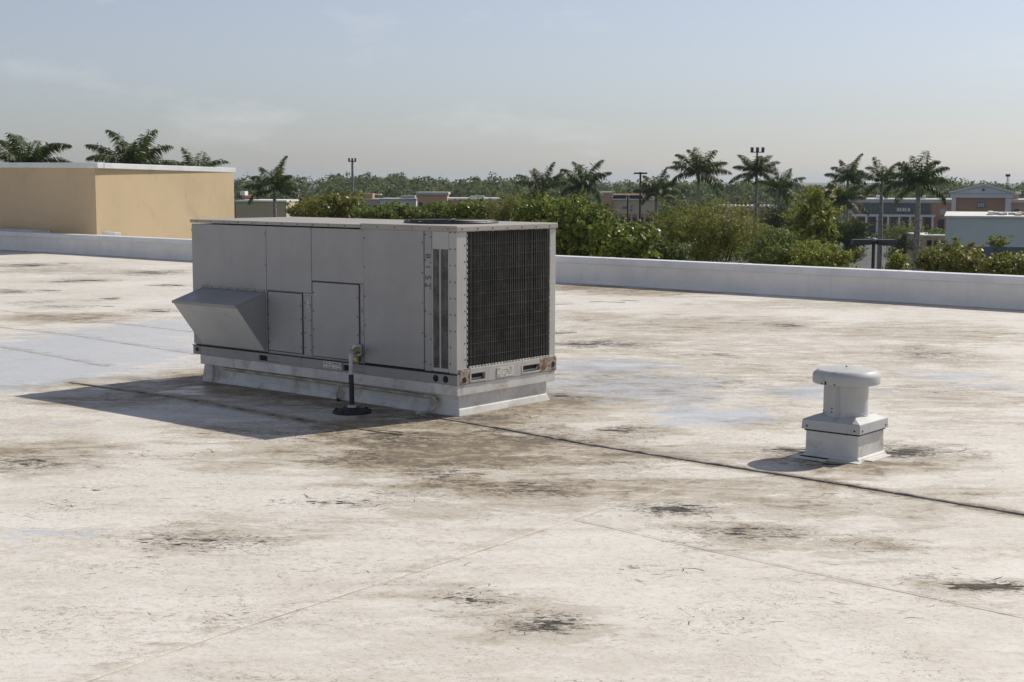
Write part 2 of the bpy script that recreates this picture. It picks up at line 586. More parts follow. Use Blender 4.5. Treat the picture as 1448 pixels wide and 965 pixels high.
def wave_noise(X, Y, seed, n=18, lo=0.25, hi=1.6):
    r = np.random.default_rng(seed)
    z = np.zeros_like(X)
    for i in range(n):
        k = lo * (hi / lo) ** r.random()
        a = r.random() * 6.283
        z += np.sin(k * 6.283 * (X * math.cos(a) + Y * math.sin(a)) + r.random() * 6.283) / (k / lo) ** 0.6
    return z / n


def roof_z(X, Y):
    fade = 1.0
    return 0.018 * wave_noise(X, Y, 7, 16, 0.12, 0.8) * fade


GZZ = roof_z(GX, GY)
dirt = np.clip(0.10 + 0.60 * wave_noise(GX, GY, 21, 22, 0.10, 0.9), 0, 0.6)
scuff = np.zeros_like(GX)
cool = np.zeros_like(GX)
wob = wave_noise(GX, GY, 5, 24, 0.8, 4.0)
wob2 = wave_noise(GX, GY, 6, 24, 0.25, 1.2)


def blob(arr, x, y, a, b, s):
    """soft uneven patch; a along the view's right, b along its depth"""
    dx, dy = GX - x, GY - y
    u = (dx * RXV[0] + dy * RXV[1]) / a
    w = (dx * FV[0] + dy * FV[1]) / b
    r = np.sqrt(u * u + w * w) * 0.85 + wob * 1.3 + wob2 * 0.5
    arr[:] = np.maximum(arr, s * np.clip(1.45 - r, 0, 1) ** 0.9)


def ground(px, py):
    p = at(px, py, 1.0) - CAM
    k = -CAM.z / p.z
    q = CAM + p * k
    return q.x, q.y, k


# stains as they lie on the roof: picked point, half width and half depth in metres derived from its distance
def stain(arr, px, py, hw, hh, s):
    x, y, d = ground(px, py)
    g_ = 1.5 if arr is scuff else 1.15
    blob(arr, x, y, g_ * hw * d / FPX, g_ * hh * d * d / (FPX * CAM.z), s)


for q in ((640, 636, 190, 34, .95), (560, 606, 110, 26, .9), (800, 640, 140, 26, .8), (735, 690, 150, 20, .85),
          (990, 505, 260, 50, .45), (870, 545, 150, 26, .6), (1300, 645, 90, 16, .6), (450, 640, 150, 26, .55),
          (1190, 655, 110, 15, .85), (1190, 718, 170, 20, .6), (50, 645, 90, 22, .7), (830, 407, 60, 4, .9), (910, 413, 90, 5, .8),
          (780, 585, 110, 12, .55), (300, 760, 130, 22, .45), (760, 880, 120, 26, .5), (1060, 752, 100, 16, .6),
          (1200, 775, 90, 18, .5), (1390, 828, 90, 14, .6), (90, 450, 80, 6, .8), (110, 384, 130, 5, .5),
          (240, 545, 150, 12, .7), (170, 565, 120, 12, .75), (380, 610, 130, 14, .6), (500, 560, 160, 12, .6), (360, 535, 90, 7, .6),
          (670, 845, 90, 20, .45), (1310, 500, 90, 16, .5), (1350, 590, 90, 16, .4), (430, 740, 160, 22, .35), (900, 610, 70, 10, .6),
          (780, 560, 60, 8, .7), (900, 690, 120, 16, .7), (1080, 690, 120, 14, .6), (1330, 700, 120, 14, .5), (620, 720, 120, 14, .5), (1000, 640, 120, 14, .6), (350, 650, 120, 14, .4), (560, 655, 120, 16, .9), (1100, 600, 90, 12, .5), (1300, 470, 150, 14, .6), (1000, 460, 180, 12, .6), (1350, 560, 120, 18, .55), (1150, 430, 160, 6, .5), (840, 450, 60, 8, .6), (900, 480, 120, 8, .5), (60, 352, 80, 4, .8), (690, 598, 70, 6, .9)):
    stain(dirt, *q)
for q in ((770, 884, 40, 10, 1), (1400, 829, 40, 6, 1), (1330, 815, 25, 5, .7), (945, 722, 38, 6, 1), (1055, 752, 60, 8, .8), (625, 668, 40, 12, .75),
          (745, 692, 50, 9, .8), (465, 711, 60, 6, .75), (275, 765, 70, 9, .8), (45, 655, 40, 7, .8), (665, 845, 34, 10, .7),
          (1250, 775, 40, 8, .5), (845, 487, 50, 4, 1), (1110, 460, 22, 3, 1), (1310, 500, 44, 7, .75), (1310, 551, 30, 5, .7),
          (880, 608, 24, 5, 1), (1030, 541, 40, 5, .6), (560, 620, 60, 9, .8), (500, 645, 50, 10, .7), (800, 620, 100, 5, .7),
          (740, 607, 60, 5, .8), (220, 386, 32, 2.5, 1), (112, 397, 36, 2.5, 1), (240, 404, 24, 2, .9), (40, 375, 70, 2.5, .9),
          (75, 382, 60, 2, .6), (130, 424, 26, 2, .8), (50, 428, 24, 2.5, .9), (220, 440, 34, 2.5, .8), (95, 434, 36, 2, .8), (30, 412, 36, 3, .8),
          (1285, 640, 34, 7, 1.2), (1262, 644, 22, 6, 1.2), (1112, 637, 26, 4, 1), (1150, 654, 40, 6, .8), (985, 768, 40, 6, .5),  # row opens with a strong dark patch right of the vent
          (90, 712, 26, 5, .6), (600, 700, 50, 8, .5), (900, 660, 40, 6, .5), (1370, 640, 40, 6, .5), (1190, 765, 36, 6, .5), (540, 690, 36, 6, .6),
          (420, 615, 70, 8, .6), (660, 590, 70, 3, 1), (795, 560, 24, 3, .9), (800, 470, 22, 2, .8), (960, 503, 34, 3, .5),
          (1190, 590, 40, 6, .4), (940, 805, 50, 9, .35), (140, 800, 60, 10, .35), (350, 870, 70, 12, .3), (1050, 880, 70, 12, .35)):
    stain(scuff, *q)
for q in ((100, 500, 150, 34, 1), (40, 530, 110, 13, 1), (200, 468, 80, 14, .9), (880, 545, 110, 16, .9), (850, 518, 80, 7, 1),
          (1010, 590, 90, 11, .9), (960, 566, 70, 8, .8), (1180, 555, 100, 12, .7), (345, 580, 60, 8, .7), (290, 552, 60, 7, .6),  # bluish patches by the unit put reflected sky into the colour
          (1400, 545, 80, 12, .5), (1340, 530, 60, 8, .6), (450, 590, 80, 8, .4), (70, 765, 90, 20, .45), (920, 640, 60, 6, .6),
          (600, 580, 60, 5, .5), (60, 600, 50, 8, .4)):
    stain(cool, *q)

# dirt gathers along the laps and below the parapet
SEAMS = [  # points, half width, height, material, dirt
    ('lap', [(-0.79, -0.92), (0.93, -0.88), (1.71, -0.93), (2.38, -0.97), (3.52, -0.97), (3.80, -0.96)], 0.022, 0.008, 'sealant_olive', .95),
    ('lap', [(3.19, -0.13), (3.68, -0.16), (5.18, -0.33), (6.28, -0.38), (7.62, -0.46), (8.62, -0.52), (12.0, -0.70)], 0.024, 0.009, 'sealant', .95),
    ('lap', [(6.82, -7.0), (6.76, -5.95), (6.68, -5.09), (6.62, -3.53), (6.51, -1.28), (6.42, -0.42)], 0.05, 0.0025, 'membrane_lap', .35),
    ('lap', [(6.62, -2.36), (7.57, -2.45), (9.38, -2.57), (13.0, -2.70)], 0.04, 0.0012, 'membrane_lap', .3),
    ('lap', [(-14.0, 0.62), (-4.15, 0.34), (-2.76, 0.24), (-1.6, 0.07)], 0.05, 0.003, 'membrane_lap', .45),
    ('lap', [(-16.0, 1.75), (-6.21, 1.59), (-4.75, 1.65), (-1.7, 1.40)], 0.05, 0.003, 'membrane_lap', .4),
    ('lap', [(-16.0, 3.1), (-5.84, 2.97), (-3.79, 2.95), (-0.5, 2.90)], 0.05, 0.003, 'membrane_lap', .4),
]


def seg_dist(X, Y, pts):
    d = np.full_like(X, 1e9)
    for (x0, y0), (x1, y1) in zip(pts[:-1], pts[1:]):
        dx, dy = x1 - x0, y1 - y0
        t = np.clip(((X - x0) * dx + (Y - y0) * dy) / (dx * dx + dy * dy), 0, 1)
        d = np.minimum(d, np.hypot(X - x0 - t * dx, Y - y0 - t * dy))
    return d


for _, pts, hw, h, m, ds in SEAMS:
    d = seg_dist(GX, GY, pts)
    dirt = np.maximum(dirt, ds * np.clip(1 - (d - hw) / (0.16 + 0.12 * wob), 0, 1))
    if m == 'sealant':
        scuff = np.maximum(scuff, 0.8 * np.clip(1 - (d - hw) / (0.10 + 0.35 * np.clip(wob, 0, 1)), 0, 1))
dirt = np.maximum(dirt, 0.8 * np.clip(1 - (YW - GY) / (0.35 + 0.5 * wob), 0, 1))
scuff = np.maximum(scuff, 0.9 * np.clip(1 - (YW - GY) / (0.10 + 0.25 * np.clip(wob + .2, 0, 1)), 0, 1))
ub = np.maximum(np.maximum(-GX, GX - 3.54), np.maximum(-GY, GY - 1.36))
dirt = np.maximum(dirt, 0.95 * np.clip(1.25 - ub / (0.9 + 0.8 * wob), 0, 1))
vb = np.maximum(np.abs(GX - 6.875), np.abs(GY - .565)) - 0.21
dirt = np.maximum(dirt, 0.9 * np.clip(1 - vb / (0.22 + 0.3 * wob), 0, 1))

nx, ny = GX.shape
idx = np.arange(nx * ny).reshape(nx, ny)
quads = np.stack([idx[:-1, :-1], idx[1:, :-1], idx[1:, 1:], idx[:-1, 1:]], -1).reshape(-1, 4)
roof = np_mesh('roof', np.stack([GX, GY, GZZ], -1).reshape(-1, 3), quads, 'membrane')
tag(roof, 'weathered cream white coated membrane roof with brown dirt stains', None, None, 'structure')
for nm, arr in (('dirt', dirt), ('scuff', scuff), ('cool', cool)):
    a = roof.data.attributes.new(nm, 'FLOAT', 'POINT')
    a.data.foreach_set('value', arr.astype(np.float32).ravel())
roof.data.polygons.foreach_set('use_smooth', [True] * len(roof.data.polygons))


def rz1(x, y):
    return float(roof_z(np.array([[float(x)]]), np.array([[float(y)]]))[0, 0])


def ribbon(name, pts, hw, h, mat, parent, wob_amp=0.0022, step=0.08):
    """low raised strip with a trapezoid section that follows the roof"""
    rr = random.Random(int(pts[0][0] * 1000) + 17)
    P = []
    for (x0, y0), (x1, y1) in zip(pts[:-1], pts[1:]):
        n = max(1, int(math.hypot(x1 - x0, y1 - y0) / step))
        for i in range(n):
            P.append((x0 + (x1 - x0) * i / n, y0 + (y1 - y0) * i / n))
    P.append(pts[-1])
    vs_, fs = [], []
    for k, (x, y) in enumerate(P):
        a, b = P[max(k - 1, 0)], P[min(k + 1, len(P) - 1)]
        dx, dy = b[0] - a[0], b[1] - a[1]
        ln = math.hypot(dx, dy)
        nx_, ny_ = -dy / ln, dx / ln
        j = rr.gauss(0, wob_amp)
        w = hw * (1 + rr.gauss(0, 0.10))
        hh = h * (1 + rr.gauss(0, 0.15))
        z = rz1(x, y)
        for off, zz in ((-w, -0.003), (-w * 0.6, hh), (w * 0.6, hh), (w, -0.003)):
            vs_.append((x + nx_ * (off + j), y + ny_ * (off + j), z + zz))
    for k in range(len(P) - 1):
        for q in range(3):
            fs.append((k * 4 + q, k * 4 + q + 1, k * 4 + q + 5, k * 4 + q + 4))
    m = MB().add(vs_, fs)
    o = m.build(name, mat, parent)
    if mat.startswith('membrane'):
        ix = [min(int(np.searchsorted(xs, q[0])), len(xs) - 1) for q in vs_]
        iy = [min(int(np.searchsorted(ys, q[1])), len(ys) - 1) for q in vs_]
        for nm, arr in (('dirt', dirt), ('scuff', scuff), ('cool', cool)):
            a = o.data.attributes.new(nm, 'FLOAT', 'POINT')
            a.data.foreach_set('value', arr[ix, iy].astype(np.float32))
    return o


for nm, pts, hw, h, m, ds in SEAMS:
    ribbon('membrane_seam', pts, hw, h, m, roof)
    if m == 'membrane_lap':
        vert = abs(pts[0][0] - pts[-1][0]) < abs(pts[0][1] - pts[-1][1])
        ed = [(x + .052, y) if vert else (x, y - .052) for x, y in pts]
        ribbon('seam_edge', ed, .007, .0012, 'lap_edge', roof, .003)

# ---- cracks and peeled patches of the coating, as thin real pieces on the sheet
simple('bare_felt', (0.075, 0.066, 0.056), 0.9, 0.35, 14, dirt=(0.34, 0.29, 0.23), dirt_amt=0.9)
simple('crack_dirt', (0.12, 0.095, 0.07), 0.9, 0.4, 10, dirt=(0.42, 0.37, 0.30), dirt_amt=0.9)
rc = random.Random(21)
RA = math.atan2(RXV[1], RXV[0])


def crack(m, x, y, ln, ang, w):
    n = max(4, int(ln / .035))
    pts = []
    for i in range(n + 1):
        pts.append((x, y))
        ang += rc.gauss(0, .38)
        x += math.cos(ang) * ln / n
        y += math.sin(ang) * ln / n
    vs_, fs = [], []
    for i, (x_, y_) in enumerate(pts):
        a, b = pts[max(i - 1, 0)], pts[min(i + 1, n)]
        dx, dy = b[0] - a[0], b[1] - a[1]
        l_ = math.hypot(dx, dy) + 1e-9
        ww = w * (math.sin(math.pi * (i + .15) / (n + .3)) ** .6) * rc.uniform(.35, 1.2)
        z = rz1(x_, y_) + .0011 + rc.random() * .0003
        vs_ += [(x_ - dy / l_ * ww, y_ + dx / l_ * ww, z), (x_ + dy / l_ * ww, y_ - dx / l_ * ww, z)]
    for i in range(n):
        fs.append((2 * i, 2 * i + 1, 2 * i + 3, 2 * i + 2))
    m.add(vs_, fs)
    if ln > .22 and rc.random() < .6:
        k = rc.randrange(1, n)
        crack(m, pts[k][0], pts[k][1], ln * rc.uniform(.3, .6), ang + rc.choice([-1, 1]) * rc.uniform(.5, 1.3), w * .75)


def peel(m, x, y, a, b, ang, k):
    n = 22
    z = rz1(x, y) + .0016 + k * .00007
    vs_ = []
    for i in range(n):
        t = 6.2832 * i / n
        q = rc.uniform(.55, 1.15)
        u, w = a * math.cos(t) * q, b * math.sin(t) * rc.uniform(.5, 1.2)
        px_, py_ = x + u * math.cos(ang) - w * math.sin(ang), y + u * math.sin(ang) + w * math.cos(ang)
        vs_.append((px_, py_, rz1(px_, py_) + .0016 + k * .00007))
    vs_.append((x, y, z))
    m.add(vs_, [(i, (i + 1) % n, n) for i in range(n)])


mc, mp_ = MB(), MB()
kk = 0
for (px, py, hw, hh, cnt) in ((625, 668, 42, 13, 10), (745, 692, 60, 12, 9), (560, 622, 70, 12, 12), (505, 645, 70, 14, 12), (465, 711, 70, 8, 8), (275, 765, 90, 14, 12),
                              (45, 655, 60, 12, 9), (665, 845, 50, 18, 8), (770, 884, 60, 20, 14), (1055, 752, 80, 12, 12), (1000, 735, 60, 10, 6), (1250, 775, 60, 12, 6),
                              (1380, 828, 70, 12, 9), (940, 722, 50, 9, 7), (1190, 765, 50, 9, 5), (1310, 500, 60, 9, 7), (1030, 541, 60, 8, 6), (800, 620, 110, 8, 9),
                              (420, 615, 90, 10, 8), (90, 712, 50, 8, 4), (600, 700, 60, 9, 5), (1370, 640, 60, 9, 5), (140, 800, 90, 16, 5), (350, 870, 120, 24, 7),
                              (1050, 880, 120, 22, 7), (940, 805, 80, 14, 5), (1250, 850, 140, 30, 6), (520, 800, 140, 30, 6), (720, 600, 90, 6, 8), (900, 655, 70, 8, 6),
                              (1190, 700, 120, 12, 7), (330, 700, 140, 16, 6), (200, 640, 120, 12, 6)):
    for i in range(cnt):
        x, y, d = ground(px + rc.gauss(0, hw * .5), py + rc.gauss(0, hh * .5))
        f_ = min(1.0, (d / 13.0) ** 1.6)
        for q in range(1 if f_ > .8 else 2):
            crack(mc, x + rc.gauss(0, .12) * q, y + rc.gauss(0, .12) * q, f_ * rc.uniform(.05, .30), RA + rc.gauss(0, .5) + (math.pi if rc.random() < .5 else 0), (.45 + .55 * f_) * rc.uniform(.0018, .0048))
for (px, py, hw, hh, cnt, sz) in ((945, 721, 30, 5, 9, .10), (1405, 829, 32, 4, 8, .13), (842, 487, 36, 3, 6, .22), (1112, 460, 16, 2, 4, .22), (878, 608, 18, 3, 5, .10),
                                  (1284, 640, 22, 5, 9, .13), (1113, 636, 20, 3, 5, .10), (772, 884, 26, 8, 11, .05), (625, 672, 30, 9, 6, .05), (1310, 500, 30, 5, 8, .09),  # row opens with the dark patch right of the vent
                                  (220, 386, 26, 2, 5, .40), (112, 397, 28, 2, 4, .36), (240, 404, 18, 1.5, 3, .28), (40, 375, 60, 2, 6, .5), (30, 412, 30, 3, 5, .35), (160, 422, 14, 1.5, 4, .2),
                                  (220, 440, 28, 2, 4, .22), (100, 434, 30, 2, 3, .25), (795, 560, 16, 3, 4, .10), (800, 471, 14, 1.5, 3, .18), (1055, 752, 50, 7, 9, .05),
                                  (470, 711, 45, 4, 7, .05), (270, 765, 60, 8, 10, .04), (665, 846, 26, 9, 8, .035), (40, 655, 30, 6, 7, .06), (560, 612, 50, 7, 8, .07), (745, 690, 45, 7, 7, .06),
                                  (1150, 655, 36, 4, 6, .08), (120, 690, 50, 10, 4, .03), (860, 428, 50, 3, 4, .35), (1010, 503, 60, 4, 5, .14), (1310, 415, 60, 3, 3, .3), (1190, 520, 50, 5, 4, .10)):
    for i in range(cnt):
        x, y, d = ground(px + rc.gauss(0, hw * .5), py + rc.gauss(0, hh * .5))
        a = sz * rc.uniform(.4, 1.1)
        peel(mp_, x, y, a, a * rc.uniform(.14, .34), RA + rc.gauss(0, .25), kk % 9)
        kk += 1
tag(mc.build('hairline_cracks', 'crack_dirt', roof), kind='stuff')
tag(mp_.build('peeled_patches', 'bare_felt', roof), kind='stuff')

# ================================================================ parapet round the far edge
par = thing('parapet_wall', 'long low white parapet wall with a metal coping along the roof edge', 'parapet', (0, YW + 0.14, 0))
O = par.location
PZ = 0.445
m = MB().box(-48, 34, YW, YW + 0.26, GZ, PZ)
m.build('wall', 'parapet_paint', par, origin=O)
# membrane upturn at its foot with the hand-dressed, uneven top edge
vs_, fs = [], []
for i, x in enumerate(np.arange(-46, 33.9, 0.25)):
    h = 0.035 + 0.02 * math.sin(x * 1.7) + 0.012 * math.sin(x * 5.1 + 1)
    z = rz1(x, YW - .05)
    vs_ += [(x, YW - 0.05, z - 0.004), (x, YW - 0.022, z + 0.02), (x, YW - 0.006, z + 0.04 + h), (x, YW + 0.002, z + 0.05 + h)]
    if i:
        for q in range(3):
            fs.append(((i - 1) * 4 + q, i * 4 + q, i * 4 + q + 1, (i - 1) * 4 + q + 1))
MB().add(vs_, fs).build('base_flashing', 'parapet_paint', par, smooth=True, origin=O)
x = -47.5
k = 0
while x < 33:
    m = MB().box(x + 0.004, x + 3.046, YW - 0.035, YW + 0.295, PZ - 0.005, PZ + 0.072)
    m.box(x + 0.004, x + 3.046, YW - 0.035, YW - 0.029, PZ - 0.05, PZ - 0.004)
    m.build('coping_section', 'coping_metal', par, 0.004, origin=O)
    MB().box(x + 3.0, x + 3.1, YW - 0.041, YW + 0.301, PZ - 0.055, PZ + 0.0755).build('coping_joint_cover', 'coping_metal', par, 0.003, origin=O)
    x += 3.05
    k += 1
# vertical lap joints on the parapet face
for x in np.arange(-44, 32, 5.3):
    MB().box(x, x + 0.07, YW - 0.006, YW + 0.01, 0.06, PZ - 0.06).build('face_joint', 'parapet_paint', par, 0.002, origin=O)

# ================================================================ tan raised section of the store on the left
tan = thing('tan_building', 'flat roofed tan stucco building with white coping behind the parapet', 'building', (-28, 18, GZ))
O = tan.location
c0, c1 = at(137, 331, 40.2), at(331.5, 300, 46.4)
poly = [(c0.x, c0.y), (c1.x, c1.y), (c1.x - 9, c1.y + 5), (-60, c1.y + 5), (-60, c0.y)]
zt0, zt1, zt2 = at(137, 236.6, 40.2).z, at(331.5, 243, 46.4).z, at(137, 236.6, 40.2).z + .06
n = 5
zt = [zt0, zt1, zt1, zt2, zt2 + .12]
m = MB()
m.add([(p[0], p[1], GZ) for p in poly] + [(p[0], p[1], z) for p, z in zip(poly, zt)],
      [tuple(range(5))[::-1], tuple(range(5, 10))] + [(i, (i + 1) % 5, (i + 1) % 5 + 5, i + 5) for i in range(5)])
m.build('wall', 'tan_stucco', tan, origin=O)


def coping_run(a, b, za, zb, th, outn, name, over=0.07):
    ax, ay = a
    bx, by = b
    dx, dy = outn
    lo = [(ax + dx * over, ay + dy * over, za - .03), (bx + dx * over, by + dy * over, zb - .03), (bx - dx * .3, by - dy * .3, zb - .03), (ax - dx * .3, ay - dy * .3, za - .03)]
    hi = [(p[0], p[1], p[2] + th) for p in lo]
    return MB().hexa(lo, hi).build(name, 'coping_metal', tan, 0.01, origin=O)


e = Vector((c1.x - c0.x, c1.y - c0.y)).normalized()
coping_run((c0.x + .05, c0.y - .02), (c1.x - .1, c1.y + .1), zt0, zt1, .15, (e.y, -e.x), 'coping')
coping_run((-60, c0.y), (c0.x + .04, c0.y), zt2 + .13, zt0 + .005, .15, (0, -1), 'coping')
MB().box(c0.x + .15, c0.x + .75, c0.y + .05, c0.y + .25, 0.30, 0.56).build('scupper_box', 'coping_metal', tan, 0.01, origin=O)
# neighbouring higher roof slab seen just over the parapet
MB().box(-34.0, c0.x - 2.2, YW + .32, c0.y - .02, GZ, PZ + .115).build('ledge', 'roof_white', tan, 0.01, origin=O)

# ================================================================ the rooftop unit
L, W, H = 3.543, 1.360, 1.62
ZR, ZB, ZL = 0.364, 0.270, 0.173
hv = thing('rooftop_air_conditioner', 'large grey packaged rooftop air conditioning unit on a white curb', 'air conditioner', (L / 2, W / 2, 0))
O = hv.location


def part(m, name, mat, bevel=0.003, parent=None, smooth=False, seg=2):
    p = parent or hv
    return m.build(name, mat, p, bevel, smooth, seg, origin=O)


SCREWS = []                                   # (x, y, z, axis)
part(MB().box(0.012, L - 0.06, 0.014, W - 0.012, ZR - .05, H - 0.05), 'cabinet', 'dark_gap')
for y0, y1 in ((.0, .66), (.665, W)):
    part(MB().box(0.0, 0.03, y0 + .031 if y0 == 0 else y0, y1, ZR - .05, H - .05), 'panel', 'cabinet_grey', .003)
for x0, x1 in ((.031, 1.2), (1.205, 2.4), (2.405, L - .07)):
    part(MB().box(x0, x1, W - .03, W + .002, ZR - .05, H - .05), 'panel', 'cabinet_grey', .003)
part(MB().box(L - 0.062, L - 0.05, 0.10, W - 0.06, ZR, H - 0.06), 'coil_backing', 'dark_gap', 0)


def panel(x0, x1, z0, z1, y=-0.004, name='panel', mat='cabinet_grey', screws=True, flange=False, every=0.30):
    if name in ('access_panel', 'service_door'):
        part(MB().box(x0 - .006, x1 + .006, -.0045, .03, z0 - .006, z1 + .006), 'panel_gasket', 'dark_gap', 0)
    o = part(MB().box(x0, x1, y, 0.03, z0, z1), name, mat, 0.004)
    if screws:
        for z in np.arange(z0 + 0.06, z1 - 0.03, every):
            SCREWS.append((x1 - 0.012, y, z, 'y'))
            SCREWS.append((x0 + 0.012, y, z + .02, 'y'))
    return o


T = H - 0.048
panel(0.0, 1.112, ZR + .004, T, screws=False)
for z in (1.5, 1.2, .9):
    SCREWS.append((1.10, -.004, z, 'y'))
panel(1.117, 1.740, 0.966, T, screws=False)
panel(1.745, 2.428, 1.084, T, -0.003, screws=False)
panel(1.117, 1.745, 0.36, 0.963, 0.002, 'frame_panel', screws=False)
panel(1.745, 2.428, 0.36, 1.081, 0.002, 'frame_panel', screws=False)
acc = panel(1.140, 1.612, 0.392, 0.952, -0.012, 'access_panel', every=.13)
panel(1.640, 1.735, 0.372, 0.94, -0.006, 'post', every=.14)
panel(1.762, 2.365, 0.385, 1.072, -0.013, 'access_panel', every=.17)
panel(2.386, 2.424, 0.372, 1.06, -0.004, 'post', every=.2)
door = panel(2.437, 3.166, 0.376, T + 0.006, -0.014, 'service_door', every=.26)
panel(3.172, 3.256, 0.366, T + .006, -0.008, 'post', 'cabinet_grey', every=.22)
panel(3.260, 3.452, 1.425, T + .006, -0.006, 'panel', 'cabinet_pale_lit', screws=False)
# perforated intake slots beside the corner post
part(MB().box(3.262, 3.450, 0.020, 0.03, 0.40, 1.42), 'grille_backing', 'dark_gap', 0)
part(MB().box(3.256, 3.268, -.006, .03, .376, 1.424), 'grille_frame', 'cabinet_pale_lit')
part(MB().box(3.444, 3.456, -.006, .03, .376, 1.424), 'grille_frame', 'cabinet_pale_lit')
part(MB().box(3.345, 3.359, -.008, .03, .40, 1.424), 'grille_mullion', 'cabinet_pale_lit')
part(MB().box(3.268, 3.444, -.007, .03, .37, .402), 'grille_frame', 'cabinet_pale_lit')
for x0, x1 in ((3.268, 3.345), (3.359, 3.444)):
    m = MB()
    for z in np.arange(0.404, 1.42, 0.0145):
        m.box(x0, x1, 0.0, 0.004, z, z + 0.0065)
    for x in np.arange(x0 + .009, x1 - .004, 0.0135):
        m.box(x, x + .005, 0.001, 0.0035, .402, 1.42)
    tag(part(m, 'perforated_grille', 'grille_dark', 0), kind='stuff')
# corner posts
part(MB().box(3.456, L, -0.010, 0.125, ZR, T + .004), 'corner_post', 'cabinet_pale_lit', 0.006)
part(MB().box(L - .05, L - .001, W - 0.085, W, ZR, T + .004), 'corner_post', 'cabinet_pale_lit', 0.006)
for z in np.arange(.45, 1.58, .14):
    SCREWS.append((3.475, -.010, z, 'y'))
    SCREWS.append((L, .10, z + .03, 'x'))
    SCREWS.append((3.528, -.010, z + .28, 'y'))
# condenser coil: fins behind a wire guard
m = MB()
for y in np.arange(.132, 1.27, .0085):
    m.box(L - .048, L - .028, y, y + .0022, .412, 1.572)
tag(part(m, 'coil_fins', 'fin', 0), kind='stuff')
for y in (.30, .62, .95):
    part(MB().box(L - .03, L - .022, y, y + .012, .412, 1.572), 'coil_support', 'fin', 0)
m = MB()
rw = random.Random(3)
for y in np.arange(.145, 1.265, .026):
    j = rw.gauss(0, .002)
    m.box(L - .010, L - .0055, y + j - .0028, y + j + .0028, .414, 1.572)
for z in np.arange(.50, 1.56, .108):
    j = rw.gauss(0, .003)
    m.box(L - .0056, L - .001, .130, 1.268, z + j - .0006, z + j + .0006)
for z in np.arange(.446, 1.56, .054):
    m.box(L - .014, L - .0105, .130, 1.268, z - .0005, z + .0005)
tag(part(m, 'wire_guard', 'wire', 0), kind='stuff')
m = MB()
for y in np.arange(.150, 1.26, .0425):
    m.box(L - .012, L + .003, y + .008, y + .034, .404, .4165)
    if rw.random() < .7:
        m.box(L - .012, L + .002, y + .010, y + .03, 1.5735, 1.578)
tag(part(m, 'guard_clips', 'clip_white', 0), kind='stuff')
m = MB()
for z in np.arange(.43, 1.55, .05):
    m.box(L - .012, L + .0025, .126, .132, z, z + .028)
    m.box(L - .012, L + .0025, 1.268, 1.274, z, z + .028)
tag(part(m, 'guard_clips', 'clip_white', 0), kind='stuff')
# lid in two sections with a turned-down lip
part(MB().box(-0.010, 2.404, -0.018, W + .01, T + .012, H - .004), 'top_panel', 'lid_grey', 0.006)
part(MB().box(2.400, L + .014, -0.022, W + .014, T + .004, H + .006), 'top_panel', 'lid_grey', 0.008)
for x in np.arange(.1, L, .21):
    SCREWS.append((x, -.0222 if x > 2.4 else -.018, T + .028, 'y'))
for y in np.arange(.05, W, .2):
    SCREWS.append((L + .014, y, T + .026, 'x'))
# condenser fan guard and blades over a flat black disc painting the well's shade
fc = (2.88, .665)
part(MB().lathe((fc[0], fc[1], H + .006), [(.43, 0), (.43, .012), (.425, .018), (.412, .018), (.405, .012), (.405, -.001)], 48, caps=False), 'fan_ring', 'pole_dark', 0, smooth=True)
part(MB().lathe((fc[0], fc[1], H + .0065), [(.404, 0), (.404, .002)], 48), 'fan_well_shade', 'black', 0)
m = MB()
for r in np.arange(.06, .42, .035):
    m.tube([(fc[0] + r * math.cos(a), fc[1] + r * math.sin(a), H + .03) for a in np.linspace(0, 6.2832, 41)], .0028, 5)
for a in np.linspace(0, math.pi, 5)[:-1]:
    m.tube([(fc[0] - .43 * math.cos(a), fc[1] - .43 * math.sin(a), H + .026), (fc[0] + .43 * math.cos(a), fc[1] + .43 * math.sin(a), H + .026)], .003, 5)
part(m, 'fan_guard', 'pole_dark', 0)
for k in range(4):
    a = k * math.pi / 2 + .4
    ca, sa = math.cos(a), math.sin(a)
    bl = []
    for (u, w, z) in ((.06, -.04, .012), (.38, -.11, .010), (.38, .11, .026), (.06, .04, .022)):
        bl.append((fc[0] + u * ca - w * sa, fc[1] + u * sa + w * ca, H + .006 + z))
    part(MB().hexa(bl, [(p[0], p[1], p[2] + .003) for p in bl]), 'fan_blade', 'rail_grey', 0)
# outside-air hood on the long side
hx0, hx1, hz0, hz1, hy, hzl = .150, 1.105, .376, .944, -.375, .836
hd = part(MB().add([(hx0, -.004, hz1), (hx1, -.004, hz1), (hx1, hy, hzl), (hx0, hy, hzl),
                    (hx0, -.004, hz1 - .01), (hx1, -.004, hz1 - .01), (hx1, hy, hzl - .01), (hx0, hy, hzl - .01)],
                   [(0, 1, 2, 3), (7, 6, 5, 4), (0, 4, 5, 1), (1, 5, 6, 2), (2, 6, 7, 3), (3, 7, 4, 0)]), 'intake_hood', 'cabinet_grey', 0.002)
for x0 in (hx0, hx1 - .006):
    x1 = x0 + .006
    tri = [(-.003, hz1 - .011), (hy + .004, hzl - .011), (-.02, hz0), (-.003, hz0)]
    part(MB().add([(x0, y, z) for y, z in tri] + [(x1, y, z) for y, z in tri],
                  [(0, 1, 2, 3), (7, 6, 5, 4), (0, 4, 5, 1), (1, 5, 6, 2), (2, 6, 7, 3), (3, 7, 4, 0)]), 'hood_side', 'cabinet_grey', 0.001, hd)
sl = [(hx0 + .008, hy + .006, hzl - .013), (hx1 - .008, hy + .006, hzl - .013), (hx1 - .008, -.024, hz0 + .004), (hx0 + .008, -.024, hz0 + .004)]
part(MB().hexa(sl, [(p[0], p[1] + .012, p[2] + .004) for p in sl]), 'hood_face', 'hood_bounce_lit', 0.001, hd)
